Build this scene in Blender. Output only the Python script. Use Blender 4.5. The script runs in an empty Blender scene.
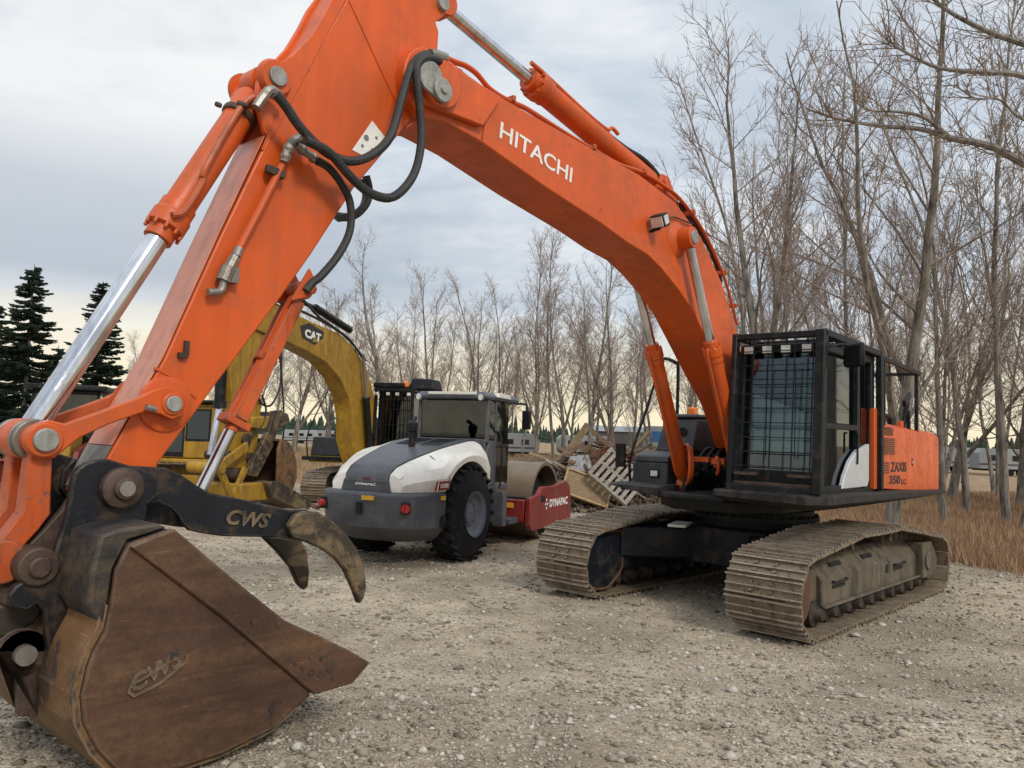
import bpy, bmesh, random
import numpy as np
from math import *
from mathutils import Vector, Matrix, noise
random.seed(7)
R = radians
scene = bpy.context.scene
COL = scene.collection

# ------------------------------------------------------------------ camera numbers
F = 785.6; PITCH = .0635; EYE = 1.962; ROLL = .0322
OX, OY = 3.2835, 10.5115; TH = .7088; PH = .7667

def ray(px, py):
    X, Y = px-512, py-384
    c, s = cos(ROLL), sin(ROLL)
    X, Y = X*c+Y*s, -X*s+Y*c
    dx, dz = X/F, -Y/F
    c, s = cos(PITCH), sin(PITCH)
    return (dx, c-dz*s, s+dz*c)

def on_plane(px, py, lat, o=(OX, OY), head=TH):
    """measured point of the machine's upright plane at sideways offset lat -> (forward, height)"""
    D = ray(px, py); f = (-sin(head), -cos(head)); l = (cos(head), -sin(head))
    t = (lat+o[0]*l[0]+o[1]*l[1])/(D[0]*l[0]+D[1]*l[1])
    x, y, z = D[0]*t, D[1]*t, D[2]*t+EYE
    return ((x-o[0])*f[0]+(y-o[1])*f[1], z)
B = on_plane
def BL(pts, lat, **k): return [B(p[0], p[1], lat, **k) for p in pts]

def at_depth(px, py, d):
    D = ray(px, py); return Vector((D[0]/D[1]*d, d, D[2]/D[1]*d+EYE))

def gz(x, y):
    t = min(max((7.3-y)/3.0, 0), 1); t = t*t*(3-2*t)
    return .27*t

# ------------------------------------------------------------------ mesh builder
class MB:
    def __init__(s): s.v = []; s.f = []; s.marks = []
    def cut(s): s.marks.append((len(s.v), len(s.f))); return s
    def build_each(s, name, mat, parent=None, **k):
        """one object for every stretch closed by cut()"""
        s.cut(); a = (0, 0); out = []
        for b in s.marks:
            if b[1] > a[1]:
                q = MB(); q.v = s.v[a[0]:b[0]]; q.f = [tuple(i-a[0] for i in f) for f in s.f[a[1]:b[1]]]; out.append(q.build(name, mat, parent, **k))
            a = b
        return out
    def add(s, vs, fs):
        n = len(s.v); s.v += [tuple(v) for v in vs]; s.f += [tuple(i+n for i in f) for f in fs]; return s
    def box(s, c, d, rot=None):
        hx, hy, hz = d[0]/2, d[1]/2, d[2]/2
        vs = [Vector((x, y, z)) for x in (-hx, hx) for y in (-hy, hy) for z in (-hz, hz)]
        if rot is not None: vs = [rot @ v for v in vs]
        c = Vector(c); vs = [v+c for v in vs]
        return s.add(vs, [(0,1,3,2),(4,6,7,5),(0,4,5,1),(2,3,7,6),(0,2,6,4),(1,5,7,3)])
    def bx(s, x0, x1, y0, y1, z0, z1): return s.box(((x0+x1)/2,(y0+y1)/2,(z0+z1)/2),(abs(x1-x0),abs(y1-y0),abs(z1-z0)))
    def bar(s, p0, p1, w, h=None, up=(0,0,1)):
        p0, p1 = Vector(p0), Vector(p1); h = h or w
        d = (p1-p0); L = d.length; d.normalize(); u = Vector(up)
        if abs(d.dot(u)) > .98: u = Vector((1,0,0))
        a = d.cross(u).normalized(); b = a.cross(d)
        m = Matrix((d, a, b)).transposed()
        return s.box((p0+p1)/2, (L, w, h), m)
    def cyl(s, p0, p1, r, seg=20, r2=None, cap=True):
        p0, p1 = Vector(p0), Vector(p1); r2 = r if r2 is None else r2
        d = (p1-p0).normalized(); u = Vector((0,0,1)) if abs(d.z) < .9 else Vector((1,0,0))
        a = d.cross(u).normalized(); b = d.cross(a)
        vs = []
        for p, rr in ((p0, r), (p1, r2)):
            for i in range(seg):
                t = 2*pi*i/seg; vs.append(p+(a*cos(t)+b*sin(t))*rr)
        fs = [(i, (i+1) % seg, seg+(i+1) % seg, seg+i) for i in range(seg)]
        if cap: fs += [tuple(range(seg))[::-1], tuple(range(seg, 2*seg))]
        return s.add(vs, fs)
    def lathe(s, p0, axis, prof, seg=24, caps=True):
        """prof: list of (distance along axis, radius)"""
        p0 = Vector(p0); d = Vector(axis).normalized(); u = Vector((0,0,1)) if abs(d.z) < .9 else Vector((1,0,0))
        a = d.cross(u).normalized(); b = d.cross(a); vs = []
        for t, r in prof:
            for i in range(seg):
                q = 2*pi*i/seg; vs.append(p0+d*t+(a*cos(q)+b*sin(q))*max(r, 1e-4))
        fs = []
        for k in range(len(prof)-1):
            for i in range(seg): fs.append((k*seg+i, k*seg+(i+1) % seg, (k+1)*seg+(i+1) % seg, (k+1)*seg+i))
        if caps: fs += [tuple(range(seg))[::-1], tuple(range((len(prof)-1)*seg, len(prof)*seg))]
        return s.add(vs, fs)
    def tube(s, pts, r, seg=10, r_end=None):
        pts = [Vector(p) for p in pts]; n = len(pts); vs = []; a = None
        for k, p in enumerate(pts):
            d = (pts[min(k+1, n-1)]-pts[max(k-1, 0)]).normalized()
            if a is None:
                u = Vector((0,0,1)) if abs(d.z) < .9 else Vector((1,0,0)); a = d.cross(u).normalized()
            else: a = (a-d*a.dot(d)).normalized()
            b = d.cross(a)
            rr = r[k] if isinstance(r, (list, tuple)) else (r if r_end is None else r+(r_end-r)*k/(n-1))
            for i in range(seg):
                t = 2*pi*i/seg; vs.append(p+(a*cos(t)+b*sin(t))*rr)
        fs = []
        for k in range(n-1):
            for i in range(seg): fs.append((k*seg+i, k*seg+(i+1) % seg, (k+1)*seg+(i+1) % seg, (k+1)*seg+i))
        fs += [tuple(range(seg))[::-1], tuple(range((n-1)*seg, n*seg))]
        return s.add(vs, fs)
    def prism(s, prof, y0, y1, prof2=None):
        """profile of (x,z) points swept from y0 to y1"""
        n = len(prof); p2 = prof2 or prof
        vs = [(p[0], y0, p[1]) for p in prof]+[(p[0], y1, p[1]) for p in p2]
        fs = [tuple(range(n)), tuple(range(n, 2*n))[::-1]]+[(i, n+i, n+(i+1) % n, (i+1) % n) for i in range(n)]
        return s.add(vs, fs)
    def slab(s, plan, z0, z1, plan2=None):
        """plan of (x,y) points swept from z0 to z1"""
        n = len(plan); p2 = plan2 or plan
        vs = [(p[0], p[1], z0) for p in plan]+[(p[0], p[1], z1) for p in p2]
        fs = [tuple(range(n))[::-1], tuple(range(n, 2*n))]+[(i, (i+1) % n, n+(i+1) % n, n+i) for i in range(n)]
        return s.add(vs, fs)
    def ribbon(s, path, y0, y1, t):
        """sheet of thickness t following an open (x,z) path"""
        n = len(path); out = []
        for k in range(n):
            a = Vector(path[max(k-1, 0)]); b = Vector(path[min(k+1, n-1)]); d = (b-a).normalized()
            out.append((path[k][0]-d.y*t, path[k][1]+d.x*t))
        for k in range(n-1): s.prism([path[k], path[k+1], out[k+1], out[k]], y0, y1)
        return s
    def loft(s, rings):
        n = len(rings[0]); vs = [v for r in rings for v in r]; fs = []
        for k in range(len(rings)-1):
            for i in range(n): fs.append((k*n+i, k*n+(i+1) % n, (k+1)*n+(i+1) % n, (k+1)*n+i))
        fs += [tuple(range(n))[::-1], tuple(range((len(rings)-1)*n, len(rings)*n))]
        return s.add(vs, fs)
    def ball(s, c, r, seg=12, sq=(1,1,1)):
        c = Vector(c); vs = []; rg = seg//2
        for j in range(rg+1):
            ph = pi*j/rg
            for i in range(seg):
                t = 2*pi*i/seg; rr = max(sin(ph), .02)
                vs.append((c.x+r*sq[0]*rr*cos(t), c.y+r*sq[1]*rr*sin(t), c.z+r*sq[2]*cos(ph)))
        fs = [(j*seg+i, (j+1)*seg+i, (j+1)*seg+(i+1) % seg, j*seg+(i+1) % seg) for j in range(rg) for i in range(seg)]
        fs += [tuple(range(seg)), tuple(range(rg*seg, rg*seg+seg))[::-1]]
        return s.add(vs, fs)
    def build(s, name, mat, parent=None, bevel=0, sharp=35, flat=False, loc=None, fix=True):
        me = bpy.data.meshes.new(name); me.from_pydata(s.v, [], s.f); me.update()
        if fix:
            bm = bmesh.new(); bm.from_mesh(me); bmesh.ops.recalc_face_normals(bm, faces=bm.faces); bm.to_mesh(me); bm.free()
        if not flat:
            me.polygons.foreach_set('use_smooth', [True]*len(me.polygons)); me.set_sharp_from_angle(angle=R(sharp))
        me.materials.append(mat)
        o = bpy.data.objects.new(name, me); COL.objects.link(o)
        if parent is not None: o.parent = parent
        if loc is not None: o.location = loc
        if bevel:
            m = o.modifiers.new('bevel', 'BEVEL'); m.width = bevel; m.segments = 2; m.limit_method = 'ANGLE'; m.angle_limit = R(40); m.harden_normals = False
        return o

def smooth(pts, n=6):
    pts = [Vector(p) for p in pts]; out = []
    P = [pts[0]*2-pts[1]]+pts+[pts[-1]*2-pts[-2]]
    for i in range(1, len(P)-2):
        for k in range(n):
            t = k/n; a, b, c, d = P[i-1], P[i], P[i+1], P[i+2]
            out.append(.5*((2*b)+(c-a)*t+(2*a-5*b+4*c-d)*t*t+(3*b-a-3*c+d)*t**3))
    out.append(pts[-1]); return out

def thing(name, label, cat, loc=(0,0,0), rz=0, group=None, kind=None):
    o = bpy.data.objects.new(name, None); COL.objects.link(o); o.location = loc; o.rotation_euler = (0,0,rz)
    o.empty_display_size = .3
    return tag(o, label, cat, group, kind)
def tag(o, label=None, cat=None, group=None, kind=None):
    if label: o['label'] = label
    if cat: o['category'] = cat
    if group: o['group'] = group
    if kind: o['kind'] = kind
    return o
def copy_tree(o, parent=None):
    c = o.copy(); COL.objects.link(c)
    if parent is not None: c.parent = parent
    for ch in list(o.children): copy_tree(ch, c)
    return c

def lettering(text, origin, xdir, normal, width, height, mat, parent, name='lettering', extr=.002, bold=.0, shear=0, spacing=1):
    """writing as real raised letters: origin = baseline start, xdir = reading direction"""
    cu = bpy.data.curves.new('t', 'FONT'); cu.body = text; cu.extrude = .5; cu.offset = bold; cu.shear = shear; cu.resolution_u = 3
    cu.space_character = spacing
    to = bpy.data.objects.new('t', cu); COL.objects.link(to)
    dg = bpy.context.evaluated_depsgraph_get(); dg.update()
    me = bpy.data.meshes.new_from_object(to.evaluated_get(dg)); bpy.data.objects.remove(to)
    co = np.empty(len(me.vertices)*3); me.vertices.foreach_get('co', co); co = co.reshape(-1, 3)
    mn, mx = co.min(0), co.max(0)
    co = (co-mn)/np.maximum(mx-mn, 1e-6)*[width, height, extr]
    X = Vector(xdir).normalized(); Z = Vector(normal).normalized(); Y = Z.cross(X)
    M3 = np.array([X, Y, Z]); co = co@M3+np.array(origin)
    me.vertices.foreach_set('co', co.ravel()); me.update(); me.materials.clear(); me.materials.append(mat)
    o = bpy.data.objects.new(name, me); COL.objects.link(o); o.parent = parent
    return o

# ------------------------------------------------------------------ materials
def nt(name):
    m = bpy.data.materials.new(name); m.use_nodes = True; t = m.node_tree
    return m, t, t.nodes['Principled BSDF']
def N(t, k, **kw):
    n = t.nodes.new(k)
    for a, b in kw.items():
        if a in n.inputs.keys(): n.inputs[a].default_value = b
        else: setattr(n, a, b)
    return n
def ramp(t, fac, stops):
    r = t.nodes.new('ShaderNodeValToRGB'); e = r.color_ramp.elements
    while len(e) < len(stops): e.new(.5)
    for i, (p, c) in enumerate(stops):
        e[i].position = p; e[i].color = tuple(c)+(1,) if hasattr(c, '__len__') else (c, c, c, 1)
    t.links.new(fac, r.inputs[0]); return r.outputs[0]
def mixc(t, fac, a, b, mode='MIX'):
    n = t.nodes.new('ShaderNodeMix'); n.data_type = 'RGBA'; n.blend_type = mode
    for sock, v in ((0, fac), (6, a), (7, b)):
        if isinstance(v, bpy.types.NodeSocket): t.links.new(v, n.inputs[sock])
        else: n.inputs[sock].default_value = v if sock == 0 else tuple(v)+(1,)
    return n.outputs[2]
def mth(t, op, a, b=None, c=None):
    n = t.nodes.new('ShaderNodeMath'); n.operation = op
    for i, v in enumerate((a, b, c)):
        if v is None: continue
        if isinstance(v, bpy.types.NodeSocket): t.links.new(v, n.inputs[i])
        else: n.inputs[i].default_value = v
    return n.outputs[0]
def coords(t, scale=(1,1,1), world=False):
    if world: src = t.nodes.new('ShaderNodeNewGeometry').outputs['Position']
    else: src = t.nodes.new('ShaderNodeTexCoord').outputs['Object']
    mp = N(t, 'ShaderNodeMapping'); mp.inputs['Scale'].default_value = scale; t.links.new(src, mp.inputs[0]); return mp.outputs[0]
def noisef(t, co, scale, detail=6, rough=.6, dist=0):
    n = N(t, 'ShaderNodeTexNoise'); n.inputs['Scale'].default_value = scale; n.inputs['Detail'].default_value = detail
    n.inputs['Roughness'].default_value = rough; n.inputs['Distortion'].default_value = dist
    t.links.new(co, n.inputs['Vector']); return n.outputs['Fac']

def edge_wear(t, c, col, nz, radius=.014, k=.8):
    """bare colour along the corners of a part, broken up by noise"""
    bv = N(t, 'ShaderNodeBevel'); bv.samples = 4; bv.inputs['Radius'].default_value = radius
    ge = t.nodes.new('ShaderNodeNewGeometry'); dt = N(t, 'ShaderNodeVectorMath'); dt.operation = 'DOT_PRODUCT'; t.links.new(bv.outputs[0], dt.inputs[0]); t.links.new(ge.outputs['Normal'], dt.inputs[1])
    e = ramp(t, dt.outputs['Value'], [(.86, 1), (.985, 0)]); f = mth(t, 'MULTIPLY', mth(t, 'MULTIPLY', e, ramp(t, nz, [(.42, 0), (.56, 1)])), k)
    return mixc(t, f, c, col)
def surface(name, col, rough=.5, metal=0, dirt=(.16,.12,.08), amount=.3, scale=2.0, wear=None, wear_amount=0, bump=.15, bscale=40, spec=.5, stretch=(1,1,1), coat=0, tint=.13, runs=.28, edge=None, ek=.8):
    """painted / worn / dusty surface: slow tint drift, dust patches, chips of another colour, fine bump"""
    m, t, p = nt(name); co = coords(t, stretch); c0 = coords(t)
    a = noisef(t, c0, scale*.6, 4); f = ramp(t, a, [(.3, 0), (.75, 1)])
    dk = tuple(x*(1-tint*2) for x in col); c = mixc(t, f, dk, tuple(min(1, x*(1+tint)) for x in col))
    rn = ramp(t, noisef(t, coords(t, (7, 7, .45)), 1.3, 6, .7), [(.46, 1), (.62, 1-runs)]); mu = N(t, 'ShaderNodeVectorMath'); mu.operation = 'SCALE'; t.links.new(c, mu.inputs[0]); t.links.new(rn, mu.inputs['Scale']); c = mu.outputs[0]
    d = ramp(t, noisef(t, co, scale*2.2, 9, .68, .3), [(.60-.30*amount, 0), (.66, min(1, .45+amount*.6))])
    d2 = ramp(t, noisef(t, co, scale*11, 6, .7), [(.35, .3), (.65, 1)])
    dd = mth(t, 'MULTIPLY', d, d2)
    c = mixc(t, dd, c, dirt)
    rr = mth(t, 'MULTIPLY_ADD', dd, .4, rough)
    if wear is not None:
        w = ramp(t, noisef(t, co, scale*5, 10, .75, .5), [(.64-.22*wear_amount, 0), (.67-.2*wear_amount, 1)])
        c = mixc(t, w, c, wear); rr = mth(t, 'MAXIMUM', rr, mth(t, 'MULTIPLY', w, .7))
    if edge is not None: c = edge_wear(t, c, edge, noisef(t, c0, 9, 8, .72), k=ek)
    t.links.new(c, p.inputs['Base Color']); t.links.new(rr, p.inputs['Roughness'])
    p.inputs['Metallic'].default_value = metal; p.inputs['Specular IOR Level'].default_value = spec; p.inputs['Coat Weight'].default_value = coat
    b = N(t, 'ShaderNodeBump'); b.inputs['Strength'].default_value = bump; b.inputs['Distance'].default_value = .01
    t.links.new(noisef(t, c0, bscale, 8, .65), b.inputs['Height']); t.links.new(b.outputs[0], p.inputs['Normal'])
    return m
def plain(name, col, rough=.5, metal=0):
    m, t, p = nt(name); co = coords(t)
    f = noisef(t, co, 9, 5); c = mixc(t, f, tuple(x*.75 for x in col), tuple(min(1, x*1.2) for x in col))
    t.links.new(c, p.inputs['Base Color']); p.inputs['Roughness'].default_value = rough; p.inputs['Metallic'].default_value = metal
    return m
def glass(name, tint=(.55,.7,.66), see=.6, rough=.03):
    m, t, p = nt(name); t.nodes.remove(p); out = t.nodes['Material Output']
    tr = N(t, 'ShaderNodeBsdfTransparent'); tr.inputs[0].default_value = tuple(x*see for x in tint)+(1,)
    gl = N(t, 'ShaderNodeBsdfGlossy'); gl.inputs['Roughness'].default_value = rough; gl.inputs[0].default_value = (.9,.95,1,1)
    fr = N(t, 'ShaderNodeFresnel'); fr.inputs[0].default_value = 1.5
    co = coords(t); nz = noisef(t, co, 3, 5); fac = mth(t, 'MULTIPLY_ADD', nz, .05, mth(t, 'MULTIPLY', fr.outputs[0], 1.0))
    mx = N(t, 'ShaderNodeMixShader'); t.links.new(fac, mx.inputs[0]); t.links.new(tr.outputs[0], mx.inputs[1]); t.links.new(gl.outputs[0], mx.inputs[2])
    t.links.new(mx.outputs[0], out.inputs[0]); return m

M = {}
M['orange'] = surface('orange_paint', (.66,.10,.012), .36, dirt=(.33,.09,.035), amount=.6, scale=1.3, wear=(.11,.045,.03), wear_amount=-.02, bump=.10, bscale=14, spec=.4, tint=.12, runs=.10, edge=(.20,.075,.04), ek=.55)
M['orange_old'] = surface('orange_paint_scuffed', (.58,.088,.010), .45, dirt=(.22,.10,.05), amount=.6, scale=3, wear=(.10,.07,.06), wear_amount=.18, bump=.2, edge=(.16,.10,.07), ek=.9)
M['sky_sheen'] = surface('orange_paint_sky_sheen', (.66,.24,.14), .30, dirt=(.34,.25,.2), amount=.3, scale=2, wear=(.25,.2,.18), wear_amount=.0, bump=.1, stretch=(3,3,1))  # orange with the sky's reflection on the arm front put into its colour
M['dark'] = surface('dark_frame_paint', (.012,.013,.016), .45, dirt=(.07,.06,.05), amount=.3, scale=3, bump=.1, spec=.22)
M['navy'] = surface('blue_black_frame_paint', (.010,.0125,.018), .45, dirt=(.10,.07,.05), amount=.4, scale=2, bump=.15, spec=.22)
M['deck'] = surface('dusty_black_deck', (.022,.020,.020), .55, dirt=(.085,.07,.058), amount=.5, scale=3, bump=.2, spec=.25)
M['greybox'] = surface('charcoal_body_panel', (.042,.045,.050), .5, dirt=(.12,.11,.1), amount=.4, scale=2.5, bump=.1)
M['chrome'] = surface('chrome_rod', (.75,.76,.8), .13, 1, dirt=(.4,.35,.3), amount=.08, scale=3, bump=.02)
M['steel'] = surface('worn_steel', (.33,.31,.28), .42, .7, dirt=(.2,.13,.08), amount=.5, scale=8, bump=.2)
M['pin'] = surface('pin_face_grey', (.36,.36,.33), .5, .3, dirt=(.14,.1,.07), amount=.4, scale=12, bump=.2)
M['hose'] = surface('black_rubber_hose', (.018,.018,.018), .5, dirt=(.1,.08,.06), amount=.25, scale=9, bump=.3, bscale=120)
M['track'] = surface('muddy_track_steel', (.23,.175,.12), .52, .35, dirt=(.30,.235,.155), amount=.75, scale=3, wear=(.09,.06,.04), wear_amount=.35, bump=.4)
M['mud'] = surface('mud_caked_frame', (.098,.078,.052), .8, runs=.6, dirt=(.20,.158,.105), amount=.6, scale=3, wear=(.04,.035,.03), wear_amount=.05, bump=.5, stretch=(1,1,.4))
M['rust'] = surface('rusty_steel', (.125,.058,.032), .8, dirt=(.10,.05,.03), amount=.6, scale=5, bump=.5)
M['bucket'] = surface('brown_worn_bucket', (.105,.05,.032), .5, .25, dirt=(.20,.115,.05), amount=.5, scale=1.7, wear=(.03,.022,.02), wear_amount=.02, bump=.3, bscale=25)
M['buckettan'] = surface('tan_rubbed_bucket_shell', (.21,.12,.055), .5, .3, dirt=(.07,.05,.04), amount=.6, scale=2.2, wear=(.33,.27,.2), wear_amount=.05, bump=.35, bscale=30, stretch=(2,2,.6))
M['black'] = surface('black_chipped_plate', (.010,.012,.017), .45, .0, dirt=(.12,.075,.04), amount=.35, scale=2.4, wear=(.2,.15,.1), wear_amount=-.2, bump=.3, spec=.3, edge=(.24,.18,.12), ek=.9)
M['dirtysteel'] = surface('dirty_tine_steel', (.145,.10,.055), .6, .3, dirt=(.035,.03,.028), amount=.75, scale=4, bump=.5)
M['brownboss'] = surface('brown_pin_boss', (.07,.045,.035), .55, .3, dirt=(.16,.1,.06), amount=.5, scale=6, bump=.3)
M['white_ink'] = plain('white_lettering', (.78,.76,.72), .5)
M['black_ink'] = plain('black_lettering', (.02,.02,.02), .5)
M['glass'] = glass('tinted_cab_glass', (.42,.58,.56), .62)
M['glass_dark'] = glass('dark_cab_glass', (.30,.44,.42), .42)
M['glass_front'] = glass('clear_windscreen', (.78,.88,.86), .92)
M['glass_side'] = glass('deep_tinted_glass', (.36,.52,.48), .45)
M['win'] = plain('dark_window_glass', (.022,.036,.04), .12)
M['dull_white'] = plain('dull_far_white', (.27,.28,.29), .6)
M['rimgrey'] = surface('grey_wheel_rim', (.15,.17,.21), .45, amount=.35, scale=5)
M['dark_roller'] = surface('dark_roller_steel', (.035,.028,.022), .6, .2, dirt=(.13,.10,.07), amount=.5, scale=6, bump=.4)  # dark brown-black steel for the rollers below the skirt
M['lamp'] = surface('lamp_lens', (.7,.72,.7), .12, .2, amount=.2, scale=20)
M['beacon'] = plain('amber_beacon', (.75,.18,.03), .25)
M['seat'] = plain('pale_seat_cover', (.62,.68,.72), .8)
M['rubber'] = surface('tyre_rubber', (.010,.010,.013), .8, spec=.2, dirt=(.05,.045,.04), amount=.35, scale=4, bump=.4)
M['white'] = surface('cream_white_paint', (.74,.71,.65), .32, runs=.06, dirt=(.35,.3,.25), amount=.15, scale=2, bump=.04)
M['slate'] = surface('slate_grey_paint', (.078,.083,.098), .42, runs=.1, spec=.35, dirt=(.16,.15,.14), amount=.35, scale=2, bump=.05)
M['red'] = surface('dark_red_paint', (.22,.018,.016), .38, dirt=(.13,.08,.06), amount=.35, scale=2.5, bump=.08)
M['yellow'] = surface('machine_yellow_paint', (.42,.235,.025), .45, spec=.3, dirt=(.14,.09,.04), amount=.5, scale=2, wear=(.1,.07,.04), wear_amount=-.1, bump=.12)
M['drum'] = surface('drum_steel', (.25,.19,.13), .45, .5, runs=0, dirt=(.2,.15,.1), amount=.5, scale=3, bump=.2)
M['grey'] = plain('mid_grey_metal', (.2,.21,.22), .5, .3)
M['swoosh'] = plain('silver_cab_panel', (.50,.51,.52), .4, .1)
M['blackhole'] = plain('dark_hollow', (.008,.008,.008), .9)  # near-black stands in for the shade inside slots, inlet and drum; black elsewhere
M['grouser'] = surface('rubbed_grouser_steel', (.36,.29,.22), .42, .45, dirt=(.16,.105,.065), amount=.6, scale=5, wear=(.12,.085,.06), wear_amount=.3, bump=.3, edge=(.62,.56,.48), ek=.9)

def bucket_mat(name, base, tan, dark, kt, kd, rough=.5):
    """worn digging steel: rubbed tan areas, old dark paint, thin scratches, pitting"""
    m, t, p = nt(name); co = coords(t); cs = coords(t, (1, 1, .12)); cr = N(t, 'ShaderNodeMapping'); cr.inputs['Rotation'].default_value = (0, .7, 0); cr.inputs['Scale'].default_value = (.12, 1, 1.4); t.links.new(co, cr.inputs[0])
    c = mixc(t, ramp(t, noisef(t, co, 1.6, 8, .65, .3), [(.38, 0), (.62, 1)]), tuple(x*.72 for x in base), tuple(x*1.25 for x in base))
    ft = mth(t, 'MULTIPLY', ramp(t, noisef(t, cr.outputs[0], 2.6, 9, .72, .4), [(.60-kt*.25, 0), (.66, 1)]), ramp(t, noisef(t, co, 16, 6, .7), [(.35, .25), (.6, 1)])); c = mixc(t, mth(t, 'MULTIPLY', ft, .75), c, tan)
    fd = ramp(t, noisef(t, co, 2.1, 10, .74, .6), [(.60-kd*.22, 0), (.64-kd*.18, .85)]); c = mixc(t, fd, c, dark)
    sc = N(t, 'ShaderNodeMapping'); sc.inputs['Rotation'].default_value = (0, -.95, 0); sc.inputs['Scale'].default_value = (.8, 1, 22); t.links.new(co, sc.inputs[0])
    f1 = ramp(t, noisef(t, sc.outputs[0], 3.0, 5, .7, .2), [(.66, 0), (.70, .55)]); c = mixc(t, f1, c, tuple(min(1, x*1.9) for x in tan))
    c = edge_wear(t, c, (.30, .23, .155), noisef(t, co, 7, 8, .72), .02, .8)
    c = mixc(t, ramp(t, noisef(t, co, 55, 4, .7), [(.35, .35), (.5, 0)]), c, tuple(x*.4 for x in base))
    t.links.new(c, p.inputs['Base Color']); p.inputs['Metallic'].default_value = .15; p.inputs['Specular IOR Level'].default_value = .4
    t.links.new(ramp(t, noisef(t, co, 6, 7, .7), [(.3, rough-.08), (.7, rough+.22)]), p.inputs['Roughness'])
    b = N(t, 'ShaderNodeBump'); b.inputs['Strength'].default_value = .35; b.inputs['Distance'].default_value = .008; t.links.new(noisef(t, co, 30, 9, .7), b.inputs['Height']); t.links.new(b.outputs[0], p.inputs['Normal'])
    return m
M['bucket'] = bucket_mat('brown_worn_bucket', (.070, .035, .023), (.20, .112, .052), (.02, .019, .022), .7, -.25)
M['buckettan'] = bucket_mat('tan_rubbed_bucket_shell', (.17, .085, .035), (.27, .18, .09), (.035, .03, .03), .8, .35)
M['shoulder'] = bucket_mat('scratched_black_shoulder', (.022, .022, .026), (.17, .115, .06), (.01, .011, .014), .95, .1)
M['dirtysteel'] = bucket_mat('dirty_tine_steel', (.15, .105, .058), (.26, .19, .10), (.02, .018, .018), .6, .6)
# ================================================================== the big orange excavator
EX = thing('excavator', 'large orange tracked excavator arching its boom over the yard, brown bucket resting at lower left', 'excavator', (OX, OY, 0), -pi/2-TH)
DL = -(PH-TH)

def track_path(idl=(2.035, .435, .40), spr=(-2.03, .395, .36), tops=((.76, .965), (.1, .955), (-.46, .965), (-1.25, .865)), z0=.035):
    P = []
    for k in range(15):
        a = R(-90+172*k/14); P.append((idl[0]+idl[2]*cos(a), idl[1]+idl[2]*sin(a)))
    P += list(tops)
    for k in range(13):
        a = R(92+178*k/12); P.append((spr[0]+spr[2]*cos(a), spr[1]+spr[2]*sin(a)))
    P.append((-1.0, z0)); P.append((1.0, z0))
    return P
def walk(P, n):
    P = P+[P[0]]; L = [0]
    for a, b in zip(P, P[1:]): L.append(L[-1]+hypot(b[0]-a[0], b[1]-a[1]))
    out = []
    for k in range(n):
        s = L[-1]*(k+.5)/n
        for i in range(len(P)-1):
            if L[i] <= s < L[i+1]:
                t = (s-L[i])/(L[i+1]-L[i]); d = Vector((P[i+1][0]-P[i][0], P[i+1][1]-P[i][1])).normalized()
                out.append((P[i][0]+(P[i+1][0]-P[i][0])*t, P[i][1]+(P[i+1][1]-P[i][1])*t, d)); break
    return out, L[-1]

def make_track(lat, near, parent=EX, hw=.4, mat='track', idl=None, path=None, framemat='mud', delta=DL, hi=True, pitch=.205):
    path = path or track_path(); _, L = walk(path, 10); n = int(round(L/pitch)); pts, L = walk(path, n); p = L/n
    rnd = random.Random(3+int(lat*10)); m = MB(); GB = MB()
    prof = [(-.47, -.022), (.44, -.022), (.47, -.012), (.47, .004), (.43, .004), (-.42, .0), (-.47, -.006)]
    for (x, z, d) in pts:
        nrm = Vector((d.y, -d.x)); j = rnd.uniform(-.006, .006); tl = rnd.uniform(-.035, .035)
        dd = (d+nrm*tl).normalized(); nn = Vector((dd.y, -dd.x))
        pr = [(x+dd.x*a*p+nn.x*(b+j*.4), z+dd.y*a*p+nn.y*(b+j*.4)) for a, b in prof]
        m.prism(pr, -hw+j, hw+j)
        for g0, g1, gh_ in ((.46, .39, .040), (.02, -.035, .030), (-.42, -.36, .026)):
            gp = [(g0+.02*(1 if g0 > g1 else -1), .0), (g0, gh_), (g1, gh_), (g1-.02*(1 if g0 > g1 else -1), .0)]
            GB.prism([(x+dd.x*a*p+nn.x*(b+j*.4), z+dd.y*a*p+nn.y*(b+j*.4)) for a, b in gp], -hw+j, hw+j)
        if hi:
            for sy in (-.115, .095):
                for sx in (-.2, .22):
                    c = Vector((x, 0, z))+Vector((d.x, 0, d.y))*sx*p+Vector((nn.x, 0, nn.y))*.012
                    m.cyl(c+Vector((0, sy, 0)), c+Vector((nn.x*.012, sy, nn.y*.012)), .016, 6)
    t = m.build('track', M[mat], parent); t.location = Matrix.Rotation(delta, 3, 'Z') @ Vector((0, lat, 0)); t.rotation_euler = (0, 0, delta)
    GB.build('grouser_bars', M['grouser'], t)
    m = MB()                                                # chain links inside the shoes
    for (x, z, d) in pts:
        nrm = Vector((d.y, -d.x)); c = Vector((x, 0, z))-Vector((nrm.x, 0, nrm.y))*.07
        for sy in (-.1, .1): m.bar(c-Vector((d.x, 0, d.y))*p*.46+Vector((0, sy, 0)), c+Vector((d.x, 0, d.y))*p*.46+Vector((0, sy*.85, 0)), .035, .09, up=(nrm.x, 0, nrm.y))
    m.build('chain_links', M['mud'], t, flat=True)
    return t

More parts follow.
